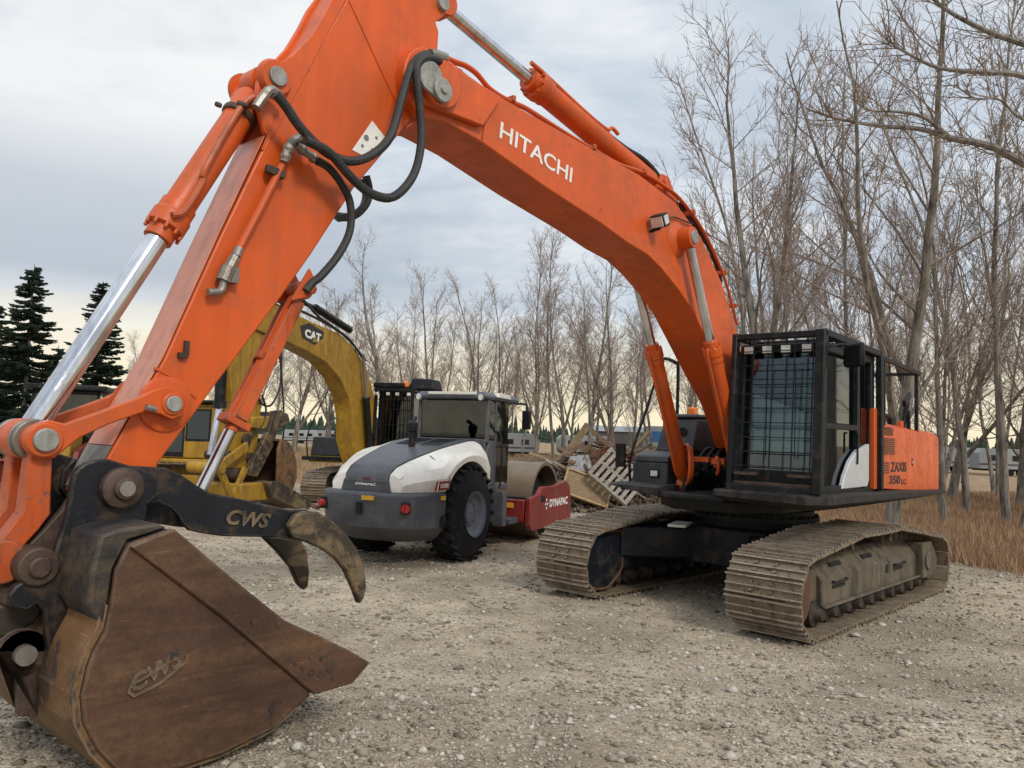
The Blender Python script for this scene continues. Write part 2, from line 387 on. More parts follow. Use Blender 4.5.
def fill_track(t, near):
    fr = MB()
    if near:
        sec = [(-.30, .27), (.25, .27), (.25, .53), (.235, .56), (.06, .765), (-.30, .79)]
        a = [(1.60, y, z) for y, z in sec]; b = [(-1.45, y, z) for y, z in sec]
        fr.loft([b, a])
        fr.bx(-1.5, 1.62, .25, .31, .255, .285)             # skirt ledge
        fr.bx(1.60, 1.86, -.27, .20, .33, .66)              # idler yoke
        fr.bx(-.1, .0, .2, .26, .3, .55)
        f = fr.build('track_frame', M['mud'], t, bevel=.012)
        g = MB(); g.bx(-1.47, -1.86, .06, .33, .24, .70); g.cyl((-1.67, .33, .46), (-1.67, .36, .46), .12, 20)
        g.build('drive_cover', M['mud'], t, bevel=.02)
        h = MB()
        for x in (1.05, .1):
            h.box((x, .165, .655), (.30, .05, .02), Matrix.Rotation(-.86, 3, 'X')).cut()
        h.cut(); h.bx(-.30, -.40, .249, .253, .42, .52)
        h.build_each('frame_slot', M['blackhole'], t)
        g = MB()
        for x in (1.15, -.75):
            g.tube(smooth([(x+.17, .25, .50), (x+.15, .29, .50), (x-.15, .29, .50), (x-.17, .25, .50)], 4), .014, 8)
            g.bx(x-.17, x+.17, .25, .262, .43, .455).cut()
        g.build_each('handle', M['dark'], t)
    else:
        sec = [(-.28, .27), (.28, .30), (.28, .72), (.1, .80), (-.28, .80)]
        fr.loft([[(-1.5, y, z) for y, z in sec], [(1.55, y, z) for y, z in sec]])
        fr.build('track_frame', M['navy'], t, bevel=.015)
        g = MB()
        pl = [(1.58, .78), (1.98, .80)]+[(2.02+.33*cos(R(a)), .44+.34*sin(R(a))) for a in range(75, -100, -15)]+[(1.85, .10), (1.62, .25), (1.56, .33)]
        g.prism(pl, .23, .27); g.build('idler_guard', M['navy'], t, bevel=.008)
        g = MB(); g.tube([(x, .28, z) for x, z in pl+[pl[0]]], .018, 6); g.build('guard_rim', M['rust'], t)
    m = MB(); m.lathe((2.035, -.22, .435), (0, 1, 0), [(0, .10), (.02, .30), (.08, .33), (.12, .375), (.32, .375), (.36, .33), (.42, .31), (.44, .10)], 32)
    m.build('idler', M['rust'], t)
    m = MB(); m.lathe((-2.03, -.20, .395), (0, 1, 0), [(0, .24), (.1, .29), (.15, .33), (.25, .33), (.30, .29), (.46, .24), (.50, .15)], 24)
    m.build('sprocket', M['mud'], t)
    for k in range(10):
        x = 1.62-k*.35; m = MB()
        m.lathe((x, -.24, .195), (0, 1, 0), [(0, .06), (.03, .08), (.05, .14), (.12, .14), (.13, .10), (.35, .10), (.36, .14), (.43, .14), (.45, .09), (.52, .06)], 16)
        m.build('track_roller', M['dark_roller'], t)
    for x in (.76, -.46):
        m = MB(); m.lathe((x, -.18, .84), (0, 1, 0), [(0, .05), (.02, .085), (.36, .085), (.38, .05), (.44, .05)], 14); m.bx(x-.06, x+.06, -.32, -.16, .72, .88)
        m.build('carrier_roller', M['mud'], t)

tn = make_track(1.295, True); fill_track(tn, True)
tf = make_track(-1.295, False); fill_track(tf, False)

# centre frame between the tracks
cb = MB()
cb.slab([(.95, -.62), (.95, .62), (-.95, .62), (-.95, -.62)], .42, .88)
for sx in (1, -1):
    for sy in (1, -1):
        pl = [(sx*1.62, sy*1.02), (sx*1.02, sy*1.02), (sx*.35, sy*.45), (sx*.93, sy*.35)]
        pl2 = [(sx*1.60, sy*1.02), (sx*1.04, sy*1.02), (sx*.35, sy*.45), (sx*.90, sy*.35)]
        cb.slab(pl, .46, .84, pl2)
o = cb.build('centre_frame', M['navy'], EX, bevel=.02); o.rotation_euler = (0, 0, DL)
m = MB(); m.lathe((0, 0, .86), (0, 0, 1), [(0, .72), (.10, .72), (.10, .80), (.16, .80), (.16, .74), (.24, .74)], 48)
for k in range(36):
    a = 2*pi*k/36; m.cyl((.77*cos(a), .77*sin(a), 1.0), (.77*cos(a), .77*sin(a), 1.05), .018, 6)
m.build('slew_ring', M['dark'], EX)
m = MB(); m.box((1.02, -.55, .885), (.5, .22, .03), Matrix.Rotation(.3, 3, 'Z')); m.build('loose_cover_plate', M['white'], EX)

# revolving deck
m = MB()
m.slab([(1.85, -.42), (1.85, .42), (1.2, .5), (1.2, 1.45), (-2.6, 1.42), (-3.2, 1.2), (-3.45, .4), (-3.45, -.4), (-3.2, -1.2), (-2.6, -1.42), (1.1, -1.42), (1.1, -.5)], 1.27, 1.34)
m.slab([(1.5, -.42), (1.5, .42), (1.1, .8), (-2.4, .8), (-2.4, -.8), (1.1, -.8)], 1.12, 1.268)
m.build('deck', M['dark'], EX, bevel=.02)
m = MB()                                                    # left and front bumper, tapering to the rear
def guard(plan, zt, zb):
    n = len(plan[0]); mm = MB(); rings = []
    for (a, b), t, bt in zip(plan, zt, zb):
        rings.append([(b[0], b[1], bt), (b[0]*.5+a[0]*.5, b[1]*.5+a[1]*.5, bt-.0), (a[0], a[1], bt+(t-bt)*.45), (a[0], a[1], t-.02), (a[0]*.9+b[0]*.1, a[1]*.9+b[1]*.1, t), (b[0], b[1], t)])
    return mm.loft(rings)
G = guard([((1.98, .36), (1.6, .36)), ((2.04, .9), (1.6, .9)), ((2.04, 1.40), (1.6, 1.2)), ((1.88, 1.58), (1.5, 1.25)), ((.5, 1.62), (.5, 1.25)), ((-1.5, 1.62), (-1.5, 1.25)), ((-3.2, 1.60), (-3.0, 1.25)), ((-3.75, 1.5), (-3.6, 1.15))],
          [1.43, 1.43, 1.43, 1.43, 1.42, 1.38, 1.33, 1.30], [1.30, 1.28, 1.26, 1.26, 1.25, 1.24, 1.25, 1.28])
G.build('side_bumper', M['deck'], EX)
G = guard([((1.88, -.40), (.9, -.40)), ((1.90, -.75), (.9, -.75)), ((1.92, -1.06), (.9, -1.0)), ((1.3, -1.40), (.8, -1.1)), ((.2, -1.50), (.2, -1.1)), ((-2.4, -1.48), (-2.4, -1.1))], [1.40, 1.41, 1.41, 1.38, 1.38, 1.38], [1.22, 1.26, 1.37, 1.30, 1.26, 1.26])
G.build('side_bumper', M['deck'], EX)

# engine house, left side door, counterweight
def upper_panel(name, x0, x1, mat, zt0, zt1, zb0, zb1, yo=1.46, rear=False):
    sec = lambda x, zt, zb, yy: [(x, yy, zb), (x, yy, zt-.10), (x, yy-.03, zt-.035), (x, yy-.11, zt), (x, -yy+.11, zt), (x, -yy+.03, zt-.035), (x, -yy, zt-.10), (x, -yy, zb)]
    rings = [sec(x0, zt0, zb0, yo), sec(x1, zt1, zb1, yo)]
    if rear:
        for q, (dx, dy) in enumerate(((.14, .03), (.26, .10), (.34, .24))): rings.append(sec(x1-dx, zt1-.02-.05*q*q*.5, zb1+.01*q, yo-dy))
    mm = MB(); mm.loft(rings); return mm.build(name, mat, EX, bevel=.012)
upper_panel('side_door', -.30, -1.56, M['orange'], 2.28, 2.24, 1.43, 1.37)
upper_panel('engine_cover', -1.575, -2.72, M['orange'], 2.24, 2.21, 1.37, 1.33, yo=1.455)
upper_panel('counterweight', -2.735, -3.50, M['orange'], 2.22, 2.19, 1.335, 1.31, yo=1.44, rear=True)
m = MB(); m.bx(-.06, -.28, 1.40, 1.475, 1.43, 2.42); m.build('cab_rear_panel', M['orange'], EX, bevel=.01)
m = MB()
for k in range(9): m.bx(-.5, -.98, 1.462, 1.470, 1.86+.024*k*1.0, 1.872+.024*k)
for k in range(5): m.bx(-.52, -.9, 1.462, 1.470, 2.105+.022*k, 2.116+.022*k)
for k in range(5): m.bx(-.46, -.72, 1.462, 1.468, 1.62+.03*k, 1.635+.03*k)
m.build('side_grille', M['rust'], EX)
m = MB(); m.bx(-1.92, -1.86, 1.456, 1.460, 1.70, 1.80); m.build('door_latch', M['dark'], EX)
m = MB(); m.bx(-1.9, -1.88, 1.461, 1.463, 1.73, 1.77); m.build('decal', M['white_ink'], EX)
lettering('ZAXIS', (-.80, 1.463, 1.630), (-1, 0, -.01), (0, 1, 0), .76, .13, M['black_ink'], EX, bold=.03)
lettering('350', (-.74, 1.463, 1.475), (-1, 0, -.02), (0, 1, 0), .50, .115, M['black_ink'], EX, bold=.03)
lettering('LC', (-1.30, 1.463, 1.46), (-1, 0, -.02), (0, 1, 0), .24, .07, M['black_ink'], EX, bold=.02)

# right side: dark tool box, tank, handrail, mirror, orange marker lamp
m = MB()
m.slab([(1.38, -.55), (1.38, -1.0), (1.30, -1.10), (.1, -1.14), (.1, -.50)], 1.36, 1.66)
m.loft([[(1.38, -.55, 1.665), (1.38, -1.0, 1.665), (1.30, -1.10, 1.665), (.1, -1.14, 1.665), (.1, -.50, 1.665)], [(1.36, -.55, 1.74), (1.36, -.99, 1.74), (1.28, -1.08, 1.74), (.1, -1.12, 1.74), (.1, -.50, 1.74)], [(1.20, -.55, 1.80), (1.20, -.94, 1.80), (1.14, -1.0, 1.80), (.1, -1.06, 1.80), (.1, -.50, 1.80)]])
m.build('tool_box', M['greybox'], EX, bevel=.015)
m = MB(); m.loft([[(.80, -.50, 1.79), (.80, -1.07, 1.79), (-1.2, -1.12, 1.79), (-1.2, -.50, 1.79)], [(.68, -.50, 2.24), (.68, -1.0, 2.24), (-1.2, -1.05, 2.24), (-1.2, -.50, 2.24)]]); m.bx(.70, -1.2, -.5, -1.02, 2.245, 2.30)
m.build('fuel_tank', M['greybox'], EX, bevel=.03)
m = MB(); m.cyl((.745, -.70, 2.05), (.70, -.70, 2.05), .07, 20); m.build('air_inlet', M['blackhole'], EX)
m = MB(); m.bx(1.38, 1.395, -.66, -.80, 1.47, 1.58); l = m.build('front_lamp', M['dark'], EX, bevel=.01)
m = MB(); m.bx(1.395, 1.402, -.68, -.78, 1.49, 1.56); m.build('lens', M['lamp'], l, bevel=.008)
m = MB(); m.bx(.03, -.10, -.90, -1.02, 2.30, 2.42); m.build('marker_lamp', M['beacon'], EX, bevel=.02)
m = MB()
m.tube(smooth([(1.42, -1.06, 1.36), (1.42, -1.06, 1.72), (1.1, -1.05, 2.3), (.80, -1.05, 2.85), (.72, -1.05, 2.98)], 6), .018, 8)
m.tube(smooth([(.28, -1.03, 2.2), (.28, -1.03, 2.95), (.34, -1.04, 3.03), (.5, -1.05, 3.06), (.62, -1.05, 3.06)], 6), .024, 8)
m.build('handrail', M['dark'], EX)
m = MB(); m.box((1.55, -1.13, 1.74), (.06, .13, .30), Matrix.Rotation(.2, 3, 'Z')); m.bar((1.42, -1.06, 1.66), (1.55, -1.12, 1.66), .03)
m.build('mirror', M['dark'], EX, bevel=.03)

# ---- cab
cab = MB()
X0, X1, Y0, Y1 = -.18, 1.64, .46, 1.44
cab.bx(X0, X1, Y0, Y1, 1.36, 1.46)
cab.slab([(X0, Y0), (X1-.10, Y0), (X1-.02, Y0+.08), (X1-.02, Y1-.08), (X1-.10, Y1), (X0, Y1)], 2.96, 3.06)
def post(a, b, w, d): cab.bar(a, b, w, d, up=(1, 0, 0))
post((X1+.04, Y1-.05, 1.44), (X1-.08, Y1-.05, 2.98), .09, .09); post((X1+.04, Y0+.05, 1.44), (X1-.08, Y0+.05, 2.98), .09, .09)
post((.38, Y1-.05, 1.44), (.42, Y1-.05, 2.98), .08, .12); post((X0+.06, Y1-.05, 1.44), (X0+.06, Y1-.05, 2.98), .1, .12); post((X0+.06, Y0+.05, 1.44), (X0+.06, Y0+.05, 2.98), .1, .12)
cab.bx(X0, X0+.05, Y0, Y1, 1.44, 2.1); cab.bx(X1-.03, X1+.05, Y0+.06, Y1-.06, 1.44, 1.66)
CAB = cab.build('cab', M['dark'], EX, bevel=.015)
m = MB(); m.prism([(X1+.03, 1.66), (X1-.07, 2.97), (X1-.085, 2.97), (X1+.015, 1.66)], Y0+.08, Y1-.08); m.build('windscreen', M['glass_front'], CAB)
m = MB()
m.prism([(X1-.02, 1.50), (X1-.02, 2.13), (.47, 2.13), (.47, 1.50)], Y1-.055, Y1-.045)
m.prism([(X1-.03, 2.20), (X1-.10, 2.93), (.50, 2.93), (.48, 2.20)], Y1-.055, Y1-.045); m.build('door_window', M['glass_side'], CAB)
m = MB(); m.prism([(.33, 1.50), (.35, 2.93), (-.05, 2.93), (-.05, 1.50)], Y1-.055, Y1-.045); m.build('side_window', M['glass_side'], CAB)
m = MB(); m.prism([(X1-.1, 1.50), (X1-.15, 2.93), (-.05, 2.93), (-.05, 1.50)], Y0+.045, Y0+.055); m.build('side_window', M['glass_side'], CAB)
m = MB(); m.prism([(X0+.02, 2.12), (X0+.02, 2.93), (X0+.03, 2.93), (X0+.03, 2.12)], Y0+.1, Y1-.1); m.build('rear_window', M['glass_dark'], CAB)
m = MB()
m.prism([(X1, 1.45), (X1, 1.51), (.44, 1.51), (.44, 1.45)], Y1-.05, Y1+.005); m.prism([(X1-.02, 2.13), (X1-.03, 2.19), (.44, 2.19), (.44, 2.13)], Y1-.05, Y1+.005)
m.bar((X1-.01, Y1-.02, 1.47), (X1-.06, Y1-.02, 2.95), .04, .05, up=(0, 1, 0)); m.bx(.44, .50, Y1-.05, Y1+.003, 1.47, 2.95); m.build('door_frame', M['dark'], CAB)
m = MB(); m.tube([(.58, Y1+.03, 1.75), (.58, Y1+.03, 2.1)], .012, 6); m.bx(.56, .6, Y1, Y1+.03, 1.74, 1.76); m.bx(.56, .6, Y1, Y1+.03, 2.09, 2.11); m.build('door_handle', M['dark'], CAB)
m = MB(); m.prism([(1.08, 1.47), (.98, 1.62), (.80, 1.78), (.55, 1.90), (.10, 1.98), (.10, 1.55), (.16, 1.47)], Y1-.03, Y1+.02); m.build('side_trim', M['swoosh'], CAB, bevel=.01)
m = MB(); m.loft([[(.25, .72, 1.86), (.85, .72, 1.84), (.85, 1.22, 1.84), (.25, 1.22, 1.86)], [(.22, .70, 1.98), (.88, .72, 1.98), (.88, 1.22, 1.98), (.22, 1.24, 1.98)]])
m.loft([[(.36, .72, 1.98), (.36, 1.22, 1.98), (.22, 1.22, 1.98), (.22, .72, 1.98)], [(.22, .76, 2.62), (.22, 1.18, 2.62), (.10, 1.18, 2.62), (.10, .76, 2.62)]])
m.box((.14, .97, 2.74), (.10, .26, .2)); m.build('seat', M['seat'], CAB, bevel=.05)
m = MB(); m.bx(.3, .75, .6, .72, 1.46, 2.12); m.bx(.3, .75, 1.22, 1.33, 1.46, 2.12); m.bx(.30, .8, .75, 1.2, 1.46, 1.84)
m.tube([(.7, .66, 2.1), (.76, .66, 2.35)], .02); m.tube([(.7, 1.28, 2.1), (.76, 1.28, 2.35)], .02); m.bx(1.32, 1.45, 1.16, 1.3, 1.46, 2.1)
m.bx(.3, .8, .6, 1.33, 1.47, 1.52); m.build('console', M['greybox'], CAB, bevel=.02)
m = MB(); m.bx(X0+.05, X0+.08, Y0+.05, Y1-.08, 1.46, 2.2); m.bx(X0+.05, X1-.2, Y0+.06, Y0+.08, 1.46, 2.05); m.bx(X0+.05, X1-.1, Y0+.06, Y1-.08, 2.90, 2.955); m.build('cab_lining', M['dark'], CAB)
m = MB()                                                    # pale upright strips behind the screen
for k in range(10):
    a = k/10
    m.bx(1.36+.012*sin(k*1.7), 1.375+.012*sin(k*1.7), .56+.058*k, .62+.058*k, 1.84, 2.50-.02*k)
m.build('pale_strips', M['seat'], CAB)

# guard frame round the cab
gf = MB()
FT = lambda y, z: (1.86-.12*(z-1.44)/1.7, y, z)
gf.bar(FT(1.46, 1.43), FT(1.46, 3.17), .12, .10, up=(0, 1, 0)); gf.bar(FT(.50, 1.43), FT(.50, 3.17), .06, .10, up=(1, 0, 0))
gf.bar((1.74, .47, 3.13), (1.74, 1.51, 3.13), .09, .07); gf.bar((1.86, .47, 1.45), (1.86, 1.51, 1.45), .10, .10)
gf.bar((1.76, 1.46, 3.14), (-.26, 1.46, 3.10), .10, .08); gf.bar((1.76, .50, 3.14), (-.26, .50, 3.10), .07, .08)
gf.bar((-.20, .47, 3.10), (-.20, 1.51, 3.10), .09, .08); gf.bx(-.16, -.26, 1.455, 1.53, 1.42, 3.08)
for x in (1.2, .75, .3): gf.bar((x, .5, 3.12), (x, 1.46, 3.12), .03, .05)
for z in (2.2, 2.75): gf.bar(FT(1.44, z), (1.46, 1.40, z-.0), .03, .03)
gf.build('cab_guard', M['dark'], EX, bevel=.012)
m = MB()
for k in range(9):
    z = 1.70+k*.158; m.bar(FT(.52, z), FT(1.42, z), .010, .010)
for y in (.72, .94, 1.18, 1.38): m.bar((FT(y, 1.56)[0]+.014, y, 1.56), (FT(y, 3.1)[0]+.014, y, 3.1), .012, .012)
m.build('screen_bars', M['dark'], EX)
m = MB()
for z in (1.86, 2.12, 2.34, 2.60): m.bar((1.70, .66, z), (1.70, 1.34, z), .008)
for y in (.84, 1.16): m.bar((1.70, y, 1.8), (1.68, y, 2.8), .008)
m.build('inner_bars', M['dark'], EX)
m = MB(); m.bx(1.80, 1.86, .54, 1.41, 1.50, 1.53); m.bx(1.78, 1.88, .55, .8, 1.6, 1.63); m.bx(1.78, 1.88, 1.15, 1.4, 1.6, 1.63); m.build('screen_ledge', M['brownboss'], EX)
for y in (.64, .85, 1.06, 1.29):
    m = MB(); m.box((1.69, y, 2.985), (.05, .13, .105)); m.bar((1.69, y, 3.03), (1.69, y, 3.1), .02); l = m.build('work_lamp', M['dark'], EX, bevel=.012)
    m = MB(); m.box((1.72, y, 2.985), (.014, .105, .08)); m.build('lens', M['lamp'], l, bevel=.005)
m = MB(); m.box((1.34, 1.66, 2.93), (.07, .25, .27), Matrix.Rotation(-.35, 3, 'Z')); m.build('mirror', M['dark'], EX, bevel=.035)
m = MB(); m.tube(smooth([(1.62, 1.50, 3.0), (1.5, 1.58, 3.03), (1.40, 1.64, 3.02)], 4), .014); m.build('mirror_arm', M['dark'], EX)
# handrail behind the cab
m = MB(); m.bar((-.27, 1.44, 3.09), (-2.35, 1.44, 3.02), .05); m.bar((-.55, 1.44, 3.07), (-.55, 1.44, 2.22), .045); m.bar((-2.35, 1.40, 3.04), (-2.35, 1.40, 2.12), .045)
m.bar((-2.35, 1.44, 3.02), (-2.35, .60, 3.02), .045); m.bar((-.3, .6, 3.05), (-2.35, .6, 3.02), .04); m.bar((-2.35, .6, 3.02), (-2.35, .6, 2.2), .04); m.build('handrail', M['dark'], EX)
m = MB(); m.tube([(-1.95, 1.30, 2.18), (-2.02, 1.36, 2.60)], .035); m.box((-2.0, 1.38, 2.32), (.05, .05, .3)); m.box((-1.75, 1.42, 2.62), (.32, .05, .09), Matrix.Rotation(.45, 3, 'Y')); m.build('rear_mirror', M['dark'], EX, bevel=.01)
m = MB(); m.bx(-1.72, -1.83, 1.30, 1.36, 2.18, 2.32).cut(); m.bx(-.62, -.68, 1.3, 1.4, 2.2, 2.42); m.build_each('marker_lamp', M['orange'], EX, bevel=.01)
m = MB(); m.cyl((-1.1, .8, 2.15), (-1.1, .8, 2.38), .12, 16); m.tube(smooth([(-.9, 1.2, 2.2), (-1.0, 1.2, 2.36), (-1.5, 1.25, 2.36), (-1.6, 1.25, 2.2)], 5), .035); m.build('air_cleaner', M['dark'], EX)

# ---- boom
bl = .25
top = BL([(452, 62), (470, 76), (490, 90), (520, 108), (589, 147), (640, 175), (675, 202), (700.7, 236), (722, 283), (737, 330)], bl)
low = BL([(704, 334), (691.7, 309), (679, 290), (662.5, 269.6), (648, 255), (627, 242.5), (600, 222.7), (541.7, 184.7), (481.6, 142), (446, 122)], bl)
foot = [(.95, 2.6), (.55, 1.9), (.45, 1.62), (.22, 1.55), (.08, 1.68), (.12, 1.95)]
foot = [(1.0, 2.95), (.62, 2.35), (.33, 1.95), (.14, 1.80), (.12, 1.62), (.25, 1.50), (.45, 1.52), (.62, 1.78), (.80, 2.05), (1.15, 2.45), (1.55, 2.75)]
piv = B(438, 83, bl+.06)
nose = [(piv[0]+.27*cos(R(a)), piv[1]+.27*sin(R(a))) for a in range(-75, 75, 18)]
nose = nose[::1]
prof = [Vector((p[0], p[1])) for p in top[::1]]
prof = [tuple(p) for p in prof]+foot+[tuple(p) for p in low]+nose
m = MB(); m.prism(prof, -bl, bl); BOOM = m.build('boom', M['orange'], EX, bevel=.012)
m = MB()                                                    # thicker pivot plates at the nose
bp_ = BL([(468, 80), (500, 112), (480, 140), (462, 128), (430, 110)], bl+.02)
ring = [(piv[0]+.22*cos(R(a)), piv[1]+.22*sin(R(a))) for a in range(-60, 100, 16)]
for s in (1, -1):
    y0 = bl if s > 0 else -bl-.06
    m.prism([tuple(bp_[0]), tuple(B(497, 99, bl)), tuple(B(478, 128, bl))]+ring, y0, y0+.06)
    m.cyl((piv[0], s*(bl+.04), piv[1]), (piv[0], s*(bl+.11), piv[1]), .19, 28)
m.build('nose_plate', M['orange'], BOOM, bevel=.012)
m = MB()
for s in (1, -1):
    q = B(443, 90, .40); p1 = B(431, 76, .38)
    m.cyl((p1[0], s*.36, p1[1]), (p1[0], s*.385, p1[1]), .115, 24); m.cyl((q[0], s*.385, q[1]), (q[0], s*.41, q[1]), .085, 20)
    m.bar((p1[0], s*.372, p1[1]), (q[0], s*.372, q[1]), .17, .025, up=(0, 1, 0)) if False else m.prism([(p1[0]+.09, p1[1]+.07), (p1[0]-.02, p1[1]+.115), (q[0]-.085, q[1]+.03), (q[0]-.04, q[1]-.08), (p1[0]+.03, p1[1]-.11)], s*.36, s*.384)
    m.cyl((q[0], s*.41, q[1]), (q[0], s*.425, q[1]), .03, 8).cut()
m.build_each('nose_pin', M['pin'], BOOM, bevel=.004)
# raised weld seams on the boom side
h1 = B(499, 137.5, bl); h2 = B(571, 183, bl); d = Vector((h2[0]-h1[0], 0, h2[1]-h1[1]))
lettering('HITACHI', (h1[0], bl+.002, h1[1]), d, (0, 1, 0), d.length, .138, M['white_ink'], BOOM, bold=.012)
m = MB()
a_, b_ = B(489, 95, bl), B(482, 139, bl); m.bar((a_[0], bl, a_[1]), (b_[0], bl, b_[1]), .012, .02, up=(0, 1, 0)); m.build('weld_seam', M['orange'], BOOM)
# work lamp
c = B(658, 221, bl+.1); m = MB(); m.box((c[0], bl+.12, c[1]), (.11, .16, .13), Matrix.Rotation(.5, 3, 'Y')); m.bar((c[0]-.02, bl, c[1]-.09), (c[0]-.02, bl+.12, c[1]-.07), .03); l = m.build('work_lamp', M['dark'], BOOM, bevel=.01)
m = MB(); m.box((c[0]+.055, bl+.12, c[1]-.03), (.012, .13, .10), Matrix.Rotation(.5, 3, 'Y')); m.box((c[0]+.01, bl+.202, c[1]), (.08, .008, .09), Matrix.Rotation(.5, 3, 'Y')); m.build('lens', M['lamp'], BOOM)
m = MB(); m.tube(smooth([(c[0]-.04, bl+.14, c[1]), *[(B(*q, bl+.02)[0], bl+.03, B(*q, bl+.02)[1]) for q in [(672, 217), (683, 221), (692, 224)]]], 5), .008, 6); m.build('lamp_wire', M['hose'], BOOM)
# lift cylinder cross boss and cylinders
pt, pb = (2.68, 4.10), (1.24, 1.40)
m = MB()
for s in (1, -1):
    m.lathe((pt[0], s*bl, pt[1]), (0, s, 0), [(0, .20), (.02, .17), (.05, .12), (.16, .115)], 28)
m.build('cylinder_boss', M['orange'], BOOM)
m = MB(); m.cyl((pt[0], -.46, pt[1]), (pt[0], .46, pt[1]), .075, 24); m.build('cylinder_pin', M['pin'], BOOM, bevel=.006)
def cylinder(name, p0, p1, lat, rb, rr, f, parent=EX, mb='orange', mr='chrome', eye0=.11, eye1=.11, cap=.0):
    """barrel from p0 to the fraction f, rod on to p1, with gland and end eyes"""
    A = Vector((p0[0], lat, p0[1])); Z = Vector((p1[0], lat, p1[1])); d = (Z-A).normalized(); L = (Z-A).length; G = A+d*L*f
    m = MB(); m.lathe(A+d*eye0*.9, d, [(0, rb*.8), (.03, rb), (L*f-eye0*.9-.2, rb), (L*f-eye0*.9-.2, rb*1.12), (L*f-eye0*.9-.13, rb*1.12), (L*f-eye0*.9-.12, rb*1.22), (L*f-eye0*.9-.03, rb*1.22), (L*f-eye0*.9-.02, rb*.9), (L*f-eye0*.9+.05, rb*.9)], 28)
    m.cyl(A+Vector((0, -.07, 0)), A+Vector((0, .07, 0)), eye0, 24)
    n = 10; a = d.cross(Vector((0, 1, 0)))
    for k in range(n):
        q = 2*pi*k/n; o = (a*cos(q)+Vector((0, 1, 0))*sin(q))*rb*1.12; m.cyl(G-d*.05+o, G-d*.0+o, .012, 6)
    b = m.build(name, M[mb], parent, bevel=.004)
    m = MB(); m.cyl(G-d*.1, Z-d*eye1*.8, rr, 28); m.build('rod', M[mr], b)
    m = MB(); m.cyl(Z+Vector((0, -.075, 0)), Z+Vector((0, .075, 0)), eye1, 24); m.build('rod_eye', M[mb], b, bevel=.008)
    return b
for s in (1, -1):
    b = cylinder('boom_cylinder', pb, pt, s*.37, .088, .05, .60)
    d = Vector((pt[0]-pb[0], 0, pt[1]-pb[1])).normalized(); nrm = Vector((d.z, 0, -d.x))
    m = MB(); A = Vector((pb[0], s*.37, pb[1]))
    m.tube(smooth([A+d*.2+nrm*.09, A+d*.28+nrm*.16, A+d*1.0+nrm*.125, A+d*1.75+nrm*.125, A+d*1.80+nrm*.06], 5), .013, 8); m.build('oil_pipe', M['orange'], b)
m = MB()                                                    # looped oil lines at the boom foot
for y, x0, r0 in ((-.27, 1.42, .21), (-.24, 1.40, .17), (.10, 1.36, .085)):
    c0 = Vector((x0, y, 1.66)); m.tube([c0+Vector((r0*.5*cos(a), .5*r0*cos(a), r0*1.15*sin(a)+.0)) for a in [R(q) for q in range(-80, 200, 15)]], .022, 8)
m.bx(1.30, 1.38, -.28, .0, 1.70, 1.76); m.bx(1.30, 1.38, .04, .2, 1.68, 1.75)
m.build('oil_line_loop', M['orange'], EX)
m = MB()
for y in (-.28, -.18, -.08, .05, .2, .3): m.tube(smooth([(.55, y*.7, 1.75), (.85, y, 1.85), (1.02, y*1.1, 1.62), (.9, y*.8, 1.38)], 5), .028, 8)
m.bx(.35, .9, -.42, .42, 1.33, 1.6)
for s in (1, -1): m.prism([(1.40, 1.34), (1.36, 1.52), (1.1, 1.52), (.5, 1.72), (.2, 1.8), (-.1, 1.4), (-.1, 1.34)], s*.29, s*.34)
for s in (1, -1): m.cyl((pb[0], s*.26, pb[1]), (pb[0], s*.48, pb[1]), .075, 16)
m.build('boom_mount', M['dark'], EX)
# steel pipes along the boom top and down the front end
def along(px, lat, dz=0): return [(B(q[0], q[1], lat)[0], lat, B(q[0], q[1], lat)[1]+dz) for q in px]
route = [(444, 58), (455, 63), (466, 67), (477, 75), (490, 90), (507, 101), (527, 110), (560, 131), (590, 149), (618, 165), (641, 173), (660, 184), (680, 200), (701, 228), (716, 258), (727, 287), (737, 325)]
m = MB()
for k, lat in enumerate((.23, .17, .11)): m.tube(smooth(along(route, lat, .015*(k == 0)), 5), .016, 8)
m.build('oil_pipe', M['orange'], BOOM)
m = MB()
for q in [(509, 99), (590, 147), (641, 171), (690, 212), (722, 272), (732, 305)]:
    p = B(*q, .2); m.box((p[0], .17, p[1]-.01), (.035, .19, .05))
p = B(459, 72, .24); m.bx(p[0]-.02, p[0]+.02, .2, .26, p[1]-.16, p[1]+.02); m.build('pipe_clamp', M['orange_old'], BOOM, bevel=.006)
m = MB(); m.tube(smooth(along([(612, 138), (627, 149), (642, 158), (655, 171), (668, 191), (681, 209), (697, 230), (710, 250), (719, 274)], .08), 5), .024, 10)
m.tube(smooth(along([(680, 205), (697, 227), (709, 247), (718, 270), (721, 284)], .14, .02), 5), .022, 10); m.build('hose', M['hose'], BOOM)
# arm cylinder on top of the boom
ac0 = B(650, 182, 0); ac1 = B(441, 4, 0)
b = cylinder('arm_cylinder', (ac0[0]-.1, ac0[1]-.02), ac1, 0, .112, .058, .655, eye0=.12, eye1=.11)
m = MB(); m.tube(smooth(along([(531, 66), (545, 78), (585, 115), (606, 132), (612, 131), (618, 137)], .09, .03), 5), .02, 8); m.build('oil_pipe', M['orange'], b)
m = MB(); p = (ac0[0]-.1, ac0[1]-.02)
for s in (1, -1): m.prism([(p[0]+.25, p[1]-.2), (p[0]+.06, p[1]+.10), (p[0]-.08, p[1]+.10), (p[0]-.45, p[1]-.32)], s*.08, s*.13)
m.cyl((p[0], -.17, p[1]), (p[0], .17, p[1]), .06, 16); m.build('cylinder_bracket', M['orange'], BOOM, bevel=.006)

